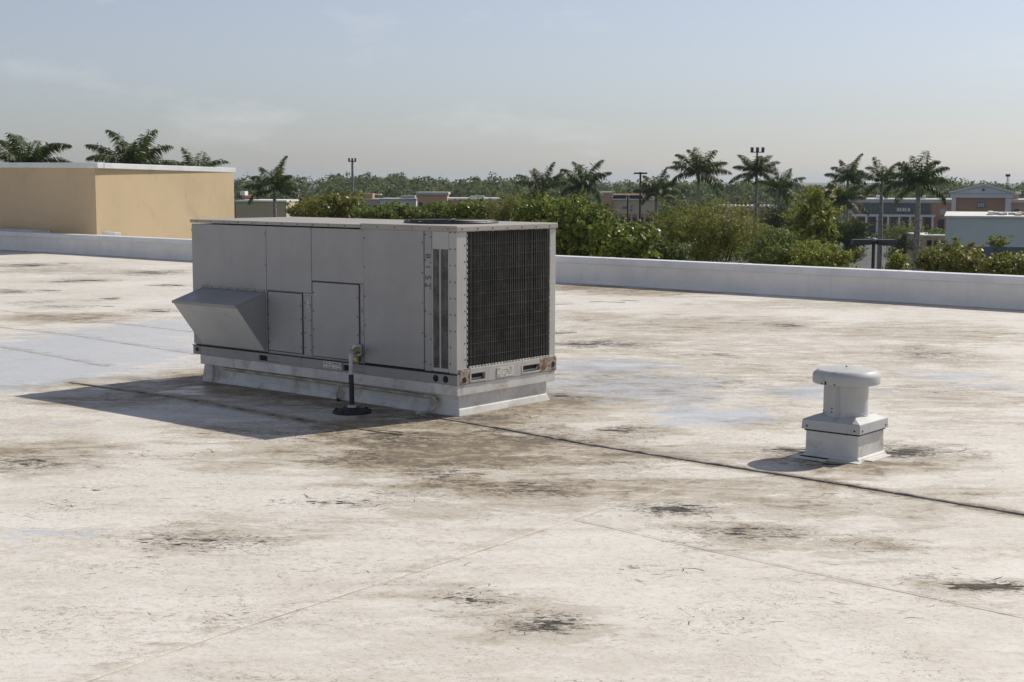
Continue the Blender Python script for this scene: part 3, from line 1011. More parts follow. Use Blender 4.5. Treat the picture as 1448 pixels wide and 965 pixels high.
part(MB().box(hx0 + .0, hx1 + .0, hy - .005, hy + .001, hzl - .026, hzl + .002), 'hood_lip', 'rail_grey', 0.001, hd)
part(MB().box(hx0 - .02, hx1 + .02, -.014, -.002, hz1 + .001, hz1 + .022), 'hood_flange', 'rail_grey', 0.001, hd)
part(MB().box(hx1 + .001, hx1 + .022, -.014, -.002, hz0, hz1), 'hood_flange', 'rail_grey', 0.001, hd)
for x in np.arange(.18, 1.1, .13):
    SCREWS.append((x, -.014, hz1 + .012, 'y'))
# base rail with lifting slots
yf = -.016


def rail_seg(x0, x1, z0=ZB - .002, z1=ZR - .004):
    return part(MB().box(x0, x1, yf, .02, z0, z1), 'base_rail', 'rail_grey', 0.003)


rail_seg(0, 1.0)
rail_seg(1.0, 1.29, ZR - .03, ZR - .004)
rail_seg(1.0, 1.29, ZB - .002, ZB + .012)
rail_seg(1.29, 2.16)
rail_seg(2.16, 2.44, ZR - .03, ZR - .004)
rail_seg(2.16, 2.44, ZB - .002, ZB + .012)
rail_seg(2.44, L + .012)
part(MB().box(1.0, 1.29, .012, .019, ZB + .01, ZR - .03), 'slot_back', 'rail_grey', 0)
part(MB().box(1.002, 1.085, .004, .011, ZB + .012, ZR - .03), 'slot_opening', 'black', 0)
part(MB().box(2.16, 2.44, .012, .019, ZB + .01, ZR - .03), 'slot_back', 'rail_grey', 0)
part(MB().box(2.165, 2.215, .004, .011, ZB + .012, ZR - .03), 'slot_opening', 'black', 0)
part(MB().box(-.002, L + .014, yf - .006, yf + .004, ZR - .010, ZR - .001), 'drip_edge', 'dark_gap', 0.001)
xr = L + .014
part(MB().box(L - .02, xr, .02, .155, ZB, ZR + .03), 'base_rail', 'rust', 0.003)
for y0, y1 in ((.35, .86), (1.11, W)):
    part(MB().box(L - .02, xr, y0, y1, ZB, ZR + .036), 'base_rail', 'rust' if y0 > 1 else 'cabinet_pale_lit', 0.003)
for y0, y1 in ((.155, .35), (.86, 1.11)):
    part(MB().box(L - .02, xr, y0, y1, ZR - .012, ZR + .036), 'base_rail', 'cabinet_pale_lit', 0.003)
    part(MB().box(L - .02, xr, y0, y1, ZB, ZB + .022), 'base_rail', 'cabinet_pale_lit', 0.003)
    part(MB().box(L - .03, L - .021, y0, y1, ZB, ZR), 'slot_back', 'black', 0)
    part(MB().box(L - .02, L - .012, y0 + .02, y1 - .02, ZB + .024, ZB + .042), 'slot_pocket', 'rail_grey', 0)
    part(MB().box(xr - .002, xr + .004, y0 - .008, y0 + .006, ZB + .016, ZR - .004), 'slot_trim', 'clip_white', 0)
    part(MB().box(xr - .002, xr + .004, y0 + .007, y1 + .008, ZB + .014, ZB + .024), 'slot_trim', 'clip_white', 0)
part(MB().box(L - .02, xr - .004, .0, W, ZR + .037, .402), 'coil_sill', 'cabinet_pale_lit', 0.002)
for x in (3.309, 3.424):
    part(MB().lathe((x, yf - .003, .312), [(.030, 0), (.030, .006)], 20, 'y'), 'knockout_shade', 'black', 0)  # black disc paints in the shade of an open hole
part(MB().lathe((.065, yf - .003, .318), [(.022, 0), (.022, .006)], 18, 'y'), 'knockout_shade', 'black', 0)
for y in (.075, 1.31):
    part(MB().lathe((xr + .002, y, .308 + (.02 if y > 1 else 0)), [(.026, -.006), (.026, 0)], 18, 'x'), 'lifting_hole_shade', 'black', 0)  # black disc in place of a hole, its shade painted in
# plates with faded print
pl = part(MB().box(1.905, 2.145, yf - .008, yf - .001, .285, .352), 'data_plate', 'plate', 0.004)
m = MB()
rp_ = random.Random(8)
for zz in (.338, .325, .297):
    x = 1.92
    while x < 2.12:
        w = rp_.uniform(.012, .04)
        m.box(x, min(x + w, 2.132), yf - .0095, yf - .0085, zz - .003, zz + .003)
        x += w + rp_.uniform(.008, .03)
tag(part(m, 'faded_print', 'ink', 0, pl), kind='stuff')
pl = part(MB().box(xr + .001, xr + .006, .505, .735, .285, .372), 'warning_label', 'plate', 0.001)
m = MB()
for zz in (.360, .345, .328, .310, .297):
    y = .52
    while y < .71:
        w = rp_.uniform(.006, .03)
        if rp_.random() < .6:
            m.box(xr + .0065, xr + .0072, y, min(y + w, .725), zz - .002, zz + .002)
        y += w + rp_.uniform(.008, .03)
tag(part(m, 'faded_print', 'ink', 0, pl), kind='stuff')


# stencilled characters running down the post, turned a quarter
def glyph(ch, x, z, size, mat):
    cu = bpy.data.curves.new('stencil_character', 'FONT')
    cu.body = ch
    cu.size = size
    cu.align_x = 'CENTER'
    cu.align_y = 'CENTER'
    cu.extrude = .0004
    tmp = bpy.data.objects.new('tmp', cu)
    COL.objects.link(tmp)
    dg = bpy.context.evaluated_depsgraph_get()
    me = bpy.data.meshes.new_from_object(tmp.evaluated_get(dg))
    bpy.data.objects.remove(tmp)
    me.name = 'stencil_character'
    me.materials.clear()
    me.materials.append(MATS[mat])
    o = bpy.data.objects.new('stencil_character', me)
    COL.objects.link(o)
    o.parent = hv
    o.rotation_euler = (R(90), R(90), 0)
    o.location = Vector((x, -.0092, z)) - O
    return o


glyph('8', 3.213, 1.362, .088, 'ink')
glyph('1', 3.213, 1.268, .082, 'ink_rust')
glyph('S', 3.213, 1.178, .092, 'ink')
glyph('2', 3.213, 1.112, .092, 'ink')
# paint runs and small white marks on the post
m = MB()
for z, w in ((.88, .018), (.84, .012), (.80, .006), (.62, .008), (.585, .01), (.50, .008), (.43, .012)):
    m.box(1.70 - w, 1.70, -.0072, -.0062, z - w, z + w)
tag(part(m, 'paint_specks', 'clip_white', 0), kind='stuff')
# side bracket
part(MB().box(-.055, .004, .03, .10, 1.495, 1.525), 'side_bracket', 'rail_grey', 0.008)
m = MB()
for (x, y, z, ax) in SCREWS:
    if ax == 'y':
        m.lathe((x, y, z), [(.0065, -.003), (.0078, 0)], 7, 'y')
    else:
        m.lathe((x, y, z), [(.0078, 0), (.0065, .003)], 7, 'x')
tag(part(m, 'screws', 'screw', 0), kind='stuff')
# curb: white flashing flange, inset body and dressed cant at the roof
part(MB().box(.10, L + .006, -.008, .05, ZL, ZB - .003), 'curb_flange', 'curb_white', 0.004)
part(MB().box(L - .05, L + .006, .051, W - .01, ZL, ZB - .003), 'curb_flange', 'curb_white', 0.004)
part(MB().box(.115, L - .022, .045, W - .10, -.02, ZB), 'roof_curb', 'curb_white', 0.006)
q0 = [(.105, .012, -.012), (L + .006, .012, -.012), (L + .006, W - .07, -.012), (.105, W - .07, -.012)]
q1 = [(.118, .040, .060), (L - .018, .040, .060), (L - .018, W - .098, .060), (.118, W - .098, .060)]
part(MB().hexa(q0, q1), 'curb_cant', 'curb_white', 0.012, seg=3)
# curved upstand at the left end
m = MB()
pts = []
for t in np.linspace(0, 1, 9):
    pts.append((.20 + .045 * math.sin(t * 3.1), .045 - .05 * (1 - t) ** 2, .005 + t * (ZL - .002)))
m.tube(pts, .006, 6)
part(m, 'curb_joint_bead', 'curb_white', 0)
m = MB().hexa([(.105, .0, -.01), (.27, .0, -.01), (.27, .075, -.01), (.105, .075, -.01)], [(.125, .02, ZL), (.25, .02, ZL), (.25, .08, ZL), (.125, .08, ZL)])
part(m, 'corner_flashing', 'curb_white', 0.01)

# ---- condensate line along the curb
cd = thing('condensate_pipe', 'thin tan pipe running along the curb of the grey unit and bending down', 'pipe', (2.0, .03, 0))
O2 = cd.location
run = [(.42, .022, .150), (1.2, .022, .147), (2.0, .022, .143), (2.7, .022, .140), (3.22, .022, .136), (3.27, .018, .128), (3.295, .005, .105), (3.30, -.02, .06), (3.29, -.05, .035), (3.26, -.10, .018), (3.20, -.15, .012)]
MB().tube(run, .016, 8).build('pipe_run', 'pvc_tan', cd, smooth=True, origin=O2)
MB().tube([(2.06, .022, .14), (2.06, .01, .08), (2.08, -.02, .04), (2.12, -.04, .012)], .012, 8).build('drop_leg', 'pvc_tan', cd, smooth=True, origin=O2)
MB().tube([(2.10, -.03, .014), (2.15, -.06, .010)], .015, 8).build('pipe_end', 'rubber', cd, smooth=True, origin=O2)

# ---- trap pipe on its black stand
dp = thing('drain_pipe_stand', 'short vertical drain pipe on a round black rubber base beside the grey unit', 'pipe stand', (2.69, -.42, 0))
O2 = dp.location
z0 = rz1(2.69, -.42)
prof = [(.168, 0), (.172, .012), (.160, .026), (.10, .034), (.06, .05), (.05, .052)]
MB().lathe((2.69, -.42, z0 - .004), prof, 28).build('stand_base', 'rubber', dp, 0, True, origin=O2)
m = MB()
for k in range(9):
    a = k * .698
    m.box(2.69 + .15 * math.cos(a) - .012, 2.69 + .15 * math.cos(a) + .012, -.42 + .15 * math.sin(a) - .012, -.42 + .15 * math.sin(a) + .012, z0 + .004, z0 + .033)
tag(m.build('base_lugs', 'rubber', dp, .004, origin=O2), kind='stuff')
MB().lathe((2.69, -.42, z0 + .04), [(.042, 0), (.040, .02), (.026, .03)], 18).build('socket', 'pvc', dp, 0, True, origin=O2)
MB().tube([(2.69, -.42, .05), (2.683, -.415, .20), (2.676, -.415, .33)], .022, 14).build('black_sleeve', 'rubber', dp, 0, True, origin=O2)
MB().tube([(2.676, -.415, .325), (2.672, -.41, .44), (2.668, -.405, .485)], .0185, 14).build('riser', 'pvc', dp, 0, True, origin=O2)
MB().tube([(2.668, -.405, .47), (2.665, -.40, .497), (2.64, -.37, .507), (2.62, -.35, .508)], .024, 12).build('elbow', 'pvc', dp, 0, True, origin=O2)
MB().tube([(2.625, -.355, .507), (2.50, -.20, .497), (2.40, -.06, .49), (2.36, -.005, .487)], .016, 12).build('crosspipe', 'brass', dp, 0, True, origin=O2)
for q, rr in (((2.55, -.262, .501), .026), ((2.43, -.10, .492), .030)):
    MB().tube([(q[0] + .018, q[1] + .024, q[2]), (q[0] - .018, q[1] - .024, q[2])][::-1], rr, 8).build('union_nut', 'brass', dp, .002, origin=O2)
MB().lathe((2.372, -.04, .49), [(.03, -.06), (.044, -.045), (.044, .035), (.03, .05)], 16).build('valve_body', 'plate', dp, 0, True, origin=O2)
MB().lathe((2.385, -.06, .40), [(.02, -.035), (.028, -.02), (.028, .03), (.02, .04)], 12).build('trap_plug', 'brass', dp, 0, True, origin=O2)

# ================================================================ exhaust vent
vc = (6.875, .565)
vt = thing('exhaust_vent', 'grey white mushroom capped exhaust vent on a square curb', 'roof vent', (vc[0], vc[1], 0))
O2 = vt.location
h = .212


def sq(hh, z, c=vc):
    return [(c[0] - hh, c[1] - hh, z), (c[0] + hh, c[1] - hh, z), (c[0] + hh, c[1] + hh, z), (c[0] - hh, c[1] + hh, z)]


MB().hexa(sq(h, -.015), sq(h - .003, .205)).build('curb', 'curb_white', vt, 0.008, seg=3, origin=O2)
m = MB().hexa(sq(h + .028, -.012), sq(h + .003, .030))
m.build('curb_cant', 'curb_white', vt, 0.014, seg=3, origin=O2)
for (dx, dy, a, b) in ((-.12, -.30, .14, .05), (.25, .02, .04, .16), (.02, -.27, .24, .035)):
    MB().box(vc[0] + dx - a, vc[0] + dx + a, vc[1] + dy - b, vc[1] + dy + b, rz1(*vc) - .004, rz1(*vc) + .009).build('flashing_strip', 'curb_white', vt, 0.005, origin=O2)
MB().hexa(sq(h + .005, .187), sq(h + .005, .2015)).build('seal', 'dark_gap', vt, 0.002, origin=O2)
MB().hexa(sq(h + .022, .200), sq(h + .018, .272)).build('skirt', 'vent_paint', vt, 0.004, origin=O2)
MB().hexa(sq(h + .017, .2725), sq(.155, .305)).build('skirt_top', 'vent_paint', vt, 0.004, origin=O2)
MB().lathe((vc[0], vc[1], 0), [(.166, .285), (.166, .31), (.162, .315), (.161, .56)], 56).build('stack', 'vent_paint', vt, 0, True, origin=O2)
MB().lathe((vc[0], vc[1], 0), [(.163, .322), (.1655, .326), (.163, .330)], 56, caps=False).build('stack_bead', 'vent_paint', vt, 0, True, origin=O2)
cap = [(.17, .548), (.238, .538), (.243, .542), (.245, .550), (.245, .592), (.240, .608), (.212, .634), (.206, .637), (.198, .638), (.10, .651), (.012, .655)]
cp = MB().lathe((vc[0], vc[1], 0), cap, 64).build('mushroom_cap', 'vent_paint', vt, 0, True, origin=O2)
MB().lathe((vc[0], vc[1], .654), [(.010, 0), (.009, .008), (.004, .012)], 10).build('cap_bolt', 'vent_paint', cp, 0, True, origin=O2)
for a, w in ((-1.75, .010), (-1.45, .006), (-1.9, .005)):
    MB().tube([(vc[0] + .247 * math.cos(a), vc[1] + .247 * math.sin(a), .542), (vc[0] + .2475 * math.cos(a), vc[1] + .2475 * math.sin(a), .566 - (.012 if w < .008 else 0))], w * .6, 6).build('tar_drip', 'black', cp, 0, origin=O2)
m = MB()
for s in (-1, 1):
    m.lathe((vc[0] + s * .19, vc[1] - h - .0205, .225), [(.007, -.004), (.009, 0)], 8, 'y')
    m.lathe((vc[0] + h + .0205, vc[1] + s * .19, .225), [(.009, 0), (.007, .004)], 8, 'x')
for z in (.335, .36):
    a = -1.75
    m.lathe((vc[0] + .164 * math.cos(a), vc[1] + .164 * math.sin(a), z), [(.005, -.004), (.006, 0)], 8, 'y')
tag(m.build('screws', 'screw', vt, origin=O2), kind='stuff')

# ================================================================ ground beyond the store
def sheet(name, x0, x1, d0, d1, z, mat, label):
    """flat sheet laid out along the view's heading: x to the right, d away, in metres from below the camera"""
    vs_ = []
    for x, d in ((x0, d0), (x1, d0), (x1, d1), (x0, d1)):
        vs_.append((CAM.x + RT.x * x + math.sin(YAW) * d, CAM.y + RT.y * x + math.cos(YAW) * d, z))
    o = MB().add(vs_, [(0, 1, 2, 3)]).build(name, mat)
    return tag(o, label, kind='structure')


def disc(name, r, z, mat, label):
    vs_ = [(r * math.cos(a), r * math.sin(a), z) for a in np.linspace(0, 6.2832, 65)[:-1]]
    return tag(MB().add(vs_, [tuple(range(64))]).build(name, mat), label, kind='structure')


disc('ground', 9000, GZ, 'grass', 'flat grassy ground reaching to the horizon')
sheet('road', -160, 260, 108, 122, GZ + .004, 'road_light', 'pale asphalt road below the store')
sheet('parking_lot', 20, 175, 150, 372, GZ + .008, 'asphalt', 'asphalt parking lot in front of the far shops')
sheet('service_lane', 34, 80, 66, 106, GZ + .012, 'asphalt', 'service lane beside the store')
sheet('pavement', 60, 128, 372.5, 377, GZ + .12, 'concrete', 'concrete pavement along the shopfronts')
for k in range(9):
    sheet('bay_marking', 62 + k * 5.4, 62.25 + k * 5.4, 318, 330, GZ + .014, 'line_paint', 'white parking bay line on the asphalt')


# ================================================================ trees and palms
def leaf_quads(cent, dirs, norm, ln, wd, droop=0.15):
    side = np.cross(dirs, norm)
    side /= np.linalg.norm(side, axis=1, keepdims=True) + 1e-9
    ln, wd = ln[:, None], wd[:, None]
    b = cent - dirs * ln * 0.5
    t = cent + dirs * ln * 0.5 - norm * ln * droop
    mid = cent - dirs * ln * 0.03
    v = np.stack([b, mid + side * wd * 0.5, t, mid - side * wd * 0.5], 1).reshape(-1, 3)
    f = np.arange(len(cent) * 4).reshape(-1, 4)
    return v, f


def unit(a):
    return a / (np.linalg.norm(a, axis=1, keepdims=True) + 1e-9)


def crown_points(r, n, c, rad, lobes, lobe_r, fill=0.3, flat=0.0):
    """points over many uneven lobes spread through an ellipsoid; returns points and outward directions"""
    lc = unit(r.normal(size=(lobes, 3))) * (r.random((lobes, 1)) ** 0.45) * 0.86
    lc[:, 2] = np.where(lc[:, 2] < -0.35, lc[:, 2] * 0.5, lc[:, 2])
    lc *= (0.80 + 0.42 * r.random((lobes, 1)))
    lr = lobe_r * (0.45 + 0.95 * r.random(lobes))
    w = lr ** 2
    k = r.choice(lobes, n, p=w / w.sum())
    d = unit(r.normal(size=(n, 3)))
    rr = np.where(r.random(n) < fill, r.random(n) ** 0.5, 0.80 + 0.28 * r.random(n))
    p = (lc[k] + d * (lr[k] * rr)[:, None]) * np.array(rad) + np.array(c)
    return p, d, lc * np.array(rad) + np.array(c)


def make_tree(name, label, cat, px, depth, py, rx, ry, n, leaf, mat, seed, lobes=26, lobe_r=0.34, group=None, wide=0.55,
              trunk_r=0.16, aspect=1.0, rnd=0.9, upward=0.35, fill=0.3):
    """crown centred on (px, py) at a distance, half sizes rx and ry in picture units, real trunk down to the ground"""
    r = np.random.default_rng(seed)
    s = depth / FPX
    base = spot(px, depth)
    c = at(px, py, depth)
    t = thing(name, label, cat, base, HEAD, group)
    cz = c.z - GZ
    rad = (rx * s, rx * s * aspect, ry * s)
    p, d, lc = crown_points(r, n, (0, 0, cz), rad, lobes, lobe_r, fill * .6)
    # lower foliage, so that the tree is leafy well below the roof line too
    nl_ = int(n * .5)
    low = min(cz * .72, max(2.4, rad[2] * 1.6))
    pl_, dl_, _ = crown_points(r, nl_, (0, 0, max(.6, cz - rad[2] * .5 - low * .5)), (rad[0] * .85, rad[1] * .85, low * .62), lobes, lobe_r, .5)
    p, d = np.vstack([p, pl_]), np.vstack([d, dl_])
    n0, n = n, n + nl_
    # leafy shoots that break the outline
    ns = n0 // 6
    q = 46
    sdir = unit(r.normal(size=(q, 3)) * np.array([1, 1, .7]) + np.array([0, 0, .55]))
    k = r.integers(0, q, ns)
    u = r.random(ns)
    p[:ns] = np.array((0, 0, cz)) + sdir[k] * np.array(rad) * (.72 + .55 * u * (.5 + .9 * ((k * 7919) % 97) / 97.0))[:, None] + r.normal(size=(ns, 3)) * (leaf * .75 * (1.15 - u))[:, None]
    d[:ns] = unit(sdir[k] + .8 * r.normal(size=(ns, 3)))
    p[:, 2] = np.maximum(p[:, 2], 0.25)
    nrm = unit(d + np.array([0, 0, upward]) + rnd * r.normal(size=(n, 3)) * 0.6)
    dr = unit(np.cross(nrm, r.normal(size=(n, 3))))
    ln = leaf * (0.6 + 0.8 * r.random(n))
    v, f = leaf_quads(p, dr, nrm, ln, ln * wide)
    np_mesh('crown', v, f, mat, t)
    # trunk with limbs reaching into the lobes
    m = MB()
    fork = max(0.3, cz - rad[2] * 0.75 - low * .6)
    wob = r.normal(size=3) * 0.15
    m.tube([(0, 0, -.2), (wob[0], wob[1], fork * .5), (wob[0] * 1.4, wob[1] * .5, fork)], [trunk_r * 1.25, trunk_r, trunk_r * .8], 8)
    st = np.array([wob[0] * 1.4, wob[1] * .5, fork - .05])
    for q in lc[: min(14, lobes)]:
        mid = st * .5 + q * .5 + np.array([0, 0, -.08 * rad[2]]) + r.normal(size=3) * .06 * rad[0]
        m.tube([tuple(st), tuple(mid), tuple(q)], [trunk_r * .5, trunk_r * .32, trunk_r * .1], 5)
    m.build('trunk', 'bark', t)
    return t


# ---- near broad-leaved trees just beyond the parapet
NEAR = [
    # name, label, px, depth, py, rx, ry, n, leaf, mat, seed
    ('sea_grape_tree', 'glossy large-leaved tree right beside the grey unit behind the parapet', 815, 62, 334, 48, 52, 9555, 0.171, 'leaf_glossy', 11),
    ('sea_grape_tree', 'glossy large-leaved tree with yellow leaves left of the double-headed lamp pole', 880, 58, 348, 48, 38, 8190, 0.158, 'leaf_glossy', 12),
    ('sea_grape_tree', 'dark glossy tree half hidden behind the top corner of the grey unit', 770, 70, 318, 45, 40, 6370, 0.165, 'leaf_glossy', 13),
    ('round_tree', 'round fine-leaved olive tree with dark branches above the parapet', 1005, 72, 340, 86, 56, 34125, 0.113, 'leaf_fine', 14),
    ('willowy_tree', 'pale olive feathery tree above the right end of the unit lid', 717, 82, 305, 32, 34, 13650, 0.113, 'leaf_olive', 15),
    ('leafy_tree', 'tall light green tree with yellow tips in front of the palms', 1148, 84, 322, 36, 56, 8190, 0.190, 'leaf_yellow', 16),
    ('leafy_shrub', 'bushy green shrub at the foot of the light green tree', 1108, 60, 366, 58, 34, 11830, 0.121, 'leaf_mid', 17),
    ('leafy_shrub', 'yellow green shrub at the parapet just left of the black lamp', 1165, 57, 372, 44, 28, 8190, 0.127, 'leaf_yellow', 18),
    ('leafy_shrub', 'small pale green shrub between the black lamp and the tallest palm trunk', 1272, 66, 374, 16, 18, 1592, 0.127, 'leaf_yellow', 19),
    ('sea_grape_shrub', 'sea grape shrub with yellow tipped leaves right of the tallest palm', 1352, 58, 372, 46, 27, 5460, 0.152, 'leaf_tipped', 20),
    ('sea_grape_shrub', 'shrub with reddish tips at the right end of the parapet', 1432, 56, 380, 36, 22, 3412, 0.146, 'leaf_tipped', 21),
    ('leafy_shrub', 'dark leafy shrub under the round olive tree beside the parapet', 945, 60, 362, 36, 20, 5460, 0.127, 'leaf_dark', 22),
    ('hedge_tree', 'leafy tree with pinkish tips above the middle of the unit lid', 478, 88, 294, 42, 19, 6825, 0.171, 'leaf_tipped', 23),
    ('hedge_tree', 'leafy tree with pink tips beside the palm behind the lid', 437, 92, 301, 28, 17, 3640, 0.171, 'leaf_tipped', 24),
    ('hedge_tree', 'low green tree behind the unit lid left of the fan', 545, 86, 304, 46, 17, 5915, 0.158, 'leaf_mid', 25),
    ('hedge_tree', 'low green tree directly behind the fan opening of the unit', 620, 86, 305, 46, 16, 5915, 0.158, 'leaf_mid', 26),
    ('hedge_tree', 'bright green tree tops behind the unit left of the feathery tree', 668, 84, 301, 32, 18, 4095, 0.165, 'leaf_glossy', 27),
    ('frangipani_tree', 'small sparse tree with a bare stem before the pale blue building', 1417, 78, 344, 17, 10, 340, 0.178, 'leaf_tipped', 28),
    ('round_shrub', 'rounded dark shrub in front of the teal glass building', 1280, 185, 334, 36, 18, 9555, 0.202, 'leaf_mid', 29),
    ('round_shrub', 'dark shrub mound left of the pale blue building', 1326, 178, 344, 30, 18, 8190, 0.190, 'leaf_dark', 30),
    ('leafy_tree', 'dark green tree behind the lamp and left of the round olive tree', 958, 130, 318, 32, 24, 8190, 0.216, 'leaf_mid', 31),
    ('leafy_tree', 'dark tree behind the light green tree under the palm pair', 1110, 170, 318, 44, 28, 8645, 0.241, 'leaf_dark', 32),
    ('leafy_tree', 'dark tree just right of the light green tree', 1200, 150, 330, 36, 24, 6825, 0.216, 'leaf_dark', 33),
    ('leafy_tree', 'mid green tree behind the glossy trees beside the unit', 800, 140, 304, 50, 20, 9555, 0.228, 'leaf_mid', 34),
    ('leafy_tree', 'dark green tree between the feathery tree and the glossy trees', 752, 130, 302, 30, 20, 6825, 0.216, 'leaf_dark', 35),
]
for (nm, lab, px, dp_, py, rx, ry, n, lf, mt, sd) in NEAR:
    kw = dict(lobes=30, lobe_r=.33)
    if 'round_tree' in nm:
        kw = dict(lobes=70, lobe_r=.24, wide=.5)
    if 'willowy' in nm:
        kw = dict(lobes=40, lobe_r=.26, wide=.3)
    if nm == 'leafy_tree' and mt == 'leaf_yellow':
        kw = dict(lobes=34, lobe_r=.22)
    if 'frangipani' in nm:
        kw = dict(lobes=9, lobe_r=.30, trunk_r=.09)
    if 'sea_grape' in nm or 'hedge' in nm:
        kw = dict(lobes=34, lobe_r=.30, wide=.78)
    make_tree(nm, lab, 'shrub' if 'shrub' in nm else 'tree', px, dp_, py, rx, ry, n, lf, mt, sd, **kw)

# ---- the far wood: one mass
r = np.random.default_rng(99)
V, F = [], []
off = 0
top = [(300, 252), (400, 250), (500, 247), (560, 248), (640, 256), (700, 252), (760, 251), (850, 256), (900, 257), (1000, 254), (1100, 258), (1150, 261), (1200, 261), (1340, 252), (1400, 261), (1448, 258), (1600, 256)]
for i in range(640):
    px = r.uniform(-260, 1720)
    dp_ = r.uniform(500, 760) if i < 520 else r.uniform(400, 480)
    ty = np.interp(px, [q[0] for q in top], [q[1] for q in top]) + r.normal() * 2.2 + (2 if r.random() < .6 else 0) + (0 if i < 520 else r.uniform(8, 16))
    s = dp_ / FPX
    rx, ry = r.uniform(3.0, 6.0), r.uniform(3.2, 5.5)
    tp = at(px, ty, dp_)
    n = 230
    p, d, lc = crown_points(r, n, (tp.x, tp.y, tp.z - ry), (rx, rx, ry), 9, .5, .15)
    # skirt of lower foliage down towards the ground
    q = np.column_stack([tp.x + r.normal(size=90) * rx * .6, tp.y + r.normal(size=90) * rx * .6, GZ + (tp.z - ry * .8 - GZ) * r.random(90)])
    p = np.vstack([p, q])
    d = np.vstack([d, unit(r.normal(size=(90, 3)))])
    nn = len(p)
    nrm = unit(d + .6 * r.normal(size=(nn, 3)) + np.array([0, 0, .3]))
    dr = unit(np.cross(nrm, r.normal(size=(nn, 3))))
    ln = r.uniform(.7, 1.5, nn)
    v, f = leaf_quads(p, dr, nrm, ln, ln * .8)
    V.append(v)
    F.append(f + off)
    off += len(v)
wood = np_mesh('far_wood', np.vstack(V), np.vstack(F), 'leaf_far')
tag(wood, 'far-off belt of green woodland along the horizon', 'wood', None, 'stuff')


# ---- palms
def palm_meshes(seed, fronds=15, flen=3.7, up=0.0):
    r = np.random.default_rng(seed)
    V, F = [], []
    off = 0
    rach = MB()
    for i in range(fronds + 1):
        az = i * 2.39996 + r.normal() * .2
        if i == fronds:
            el, L_ = R(88), flen * .55
        else:
            el = R(84 - 88 * (i / fronds) ** 1.0 + r.normal() * 6 + up)
            L_ = flen * (.85 + .25 * r.random())
        droop = .42 + .42 * r.random() if i < fronds else 0.02
        npt = 12
        pts = []
        p = np.array([0.0, 0, 0])
        a = el
        for q in range(npt):
            pts.append(p.copy())
            stp = L_ / (npt - 1)
            p = p + stp * np.array([math.cos(a) * math.cos(az), math.cos(a) * math.sin(az), math.sin(a)])
            a -= droop * 2.6 / npt * (0.35 + 1.3 * q / npt)
        pts = np.array(pts)
        rach.tube([tuple(x) for x in pts], list(np.linspace(.045, .012, npt)), 4)
        nl = 56
        tt = np.repeat(np.linspace(.10, .99, nl), 2) + r.normal(size=nl * 2) * .006
        sgn = np.tile([1, -1], nl)
        fi = np.clip(tt, 0, .999) * (npt - 1)
        i0 = fi.astype(int)
        w = (fi - i0)[:, None]
        pos = pts[i0] * (1 - w) + pts[i0 + 1] * w
        tan_ = unit(pts[i0 + 1] - pts[i0])
        sd = np.array([-math.sin(az), math.cos(az), 0.0])
        upv = unit(np.cross(tan_, np.tile(sd, (len(tan_), 1))))
        upv *= np.sign(upv[:, 2:3] + 1e-6)
        tw = r.normal(size=(len(tt), 1)) * .42
        dr = unit(sd[None] * sgn[:, None] * .85 + tan_ * .55 - np.array([[0, 0, .62]]) + upv * tw)
        ll = (.80 * np.sin(np.clip(tt, .02, .98) * 3.1416 * .8 + .45) + .16) * (.9 + .2 * r.random(len(tt)))
        if i == fronds:
            ll *= .12
        nr = unit(np.cross(dr, tan_) + 1e-6)
        nr *= np.sign(nr[:, 2:3] + 1e-6)
        v, f = leaf_quads(pos + dr * ll[:, None] * .5, dr, nr, ll, np.full(len(tt), .10), .34)
        V.append(v)
        F.append(f + off)
        off += len(v)
    return np.vstack(V), np.vstack(F), rach


PALM = []
for sd, fr in ((1, 15), (2, 13), (3, 16), (4, 14)):
    PALM.append(palm_meshes(sd, fr))
PM = {}


def palm(label, px, depth, py_heart, width, variant, spin, trunk_r=.24, lean=0.0):
    """py_heart: height of the crown's heart; width: picture width of the whole crown"""
    base = spot(px + lean, depth)
    c = at(px, py_heart, depth)
    t = thing('royal_palm', label, 'palm tree', base, spin, 'royal palms beyond the roof')
    top_ = c - base
    top_.rotate(Matrix.Rotation(-spin, 3, 'Z'))
    s = width * depth / FPX / 6.3
    if variant not in PM:
        v, f, rach = PALM[variant]
        a = np_mesh('fronds', v, f, 'leaf_palm', t)
        b = rach.build('frond_stems', 'crownshaft', t)
        PM[variant] = (a.data, b.data)
    else:
        a = bpy.data.objects.new('fronds', PM[variant][0])
        b = bpy.data.objects.new('frond_stems', PM[variant][1])
        for o in (a, b):
            COL.objects.link(o)
            o.parent = t
    for o in (a, b):
        o.location = top_
        o.scale = (s, s * (.92 + .16 * ((px * 7) % 10) / 10), s * (.86 + .26 * ((px * 3) % 10) / 10))
        o.rotation_euler = (R(((px * 13) % 17) - 8), R(((px * 5) % 19) - 9), 0)
    hgt = top_.z
    sh = 1.15 * s
    bx, by = top_.x, top_.y
    MB().tube([(0, 0, -.2), (bx * .3, by * .3, hgt * .35), (bx * .6, by * .6, hgt * .6), (bx * .95, by * .95, hgt - sh)],
              [trunk_r * 1.3, trunk_r * 1.15, trunk_r * 1.1, trunk_r * .72], 10).build('trunk', 'palm_trunk', t, 0, True)
    MB().tube([(bx * .95, by * .95, hgt - sh - .02), (bx * .97, by * .97, hgt - sh * .6), (bx, by, hgt + .05)],
              [trunk_r * .80, trunk_r * .78, trunk_r * .35], 9).build('crownshaft', 'crownshaft', t, 0, True)
    return t


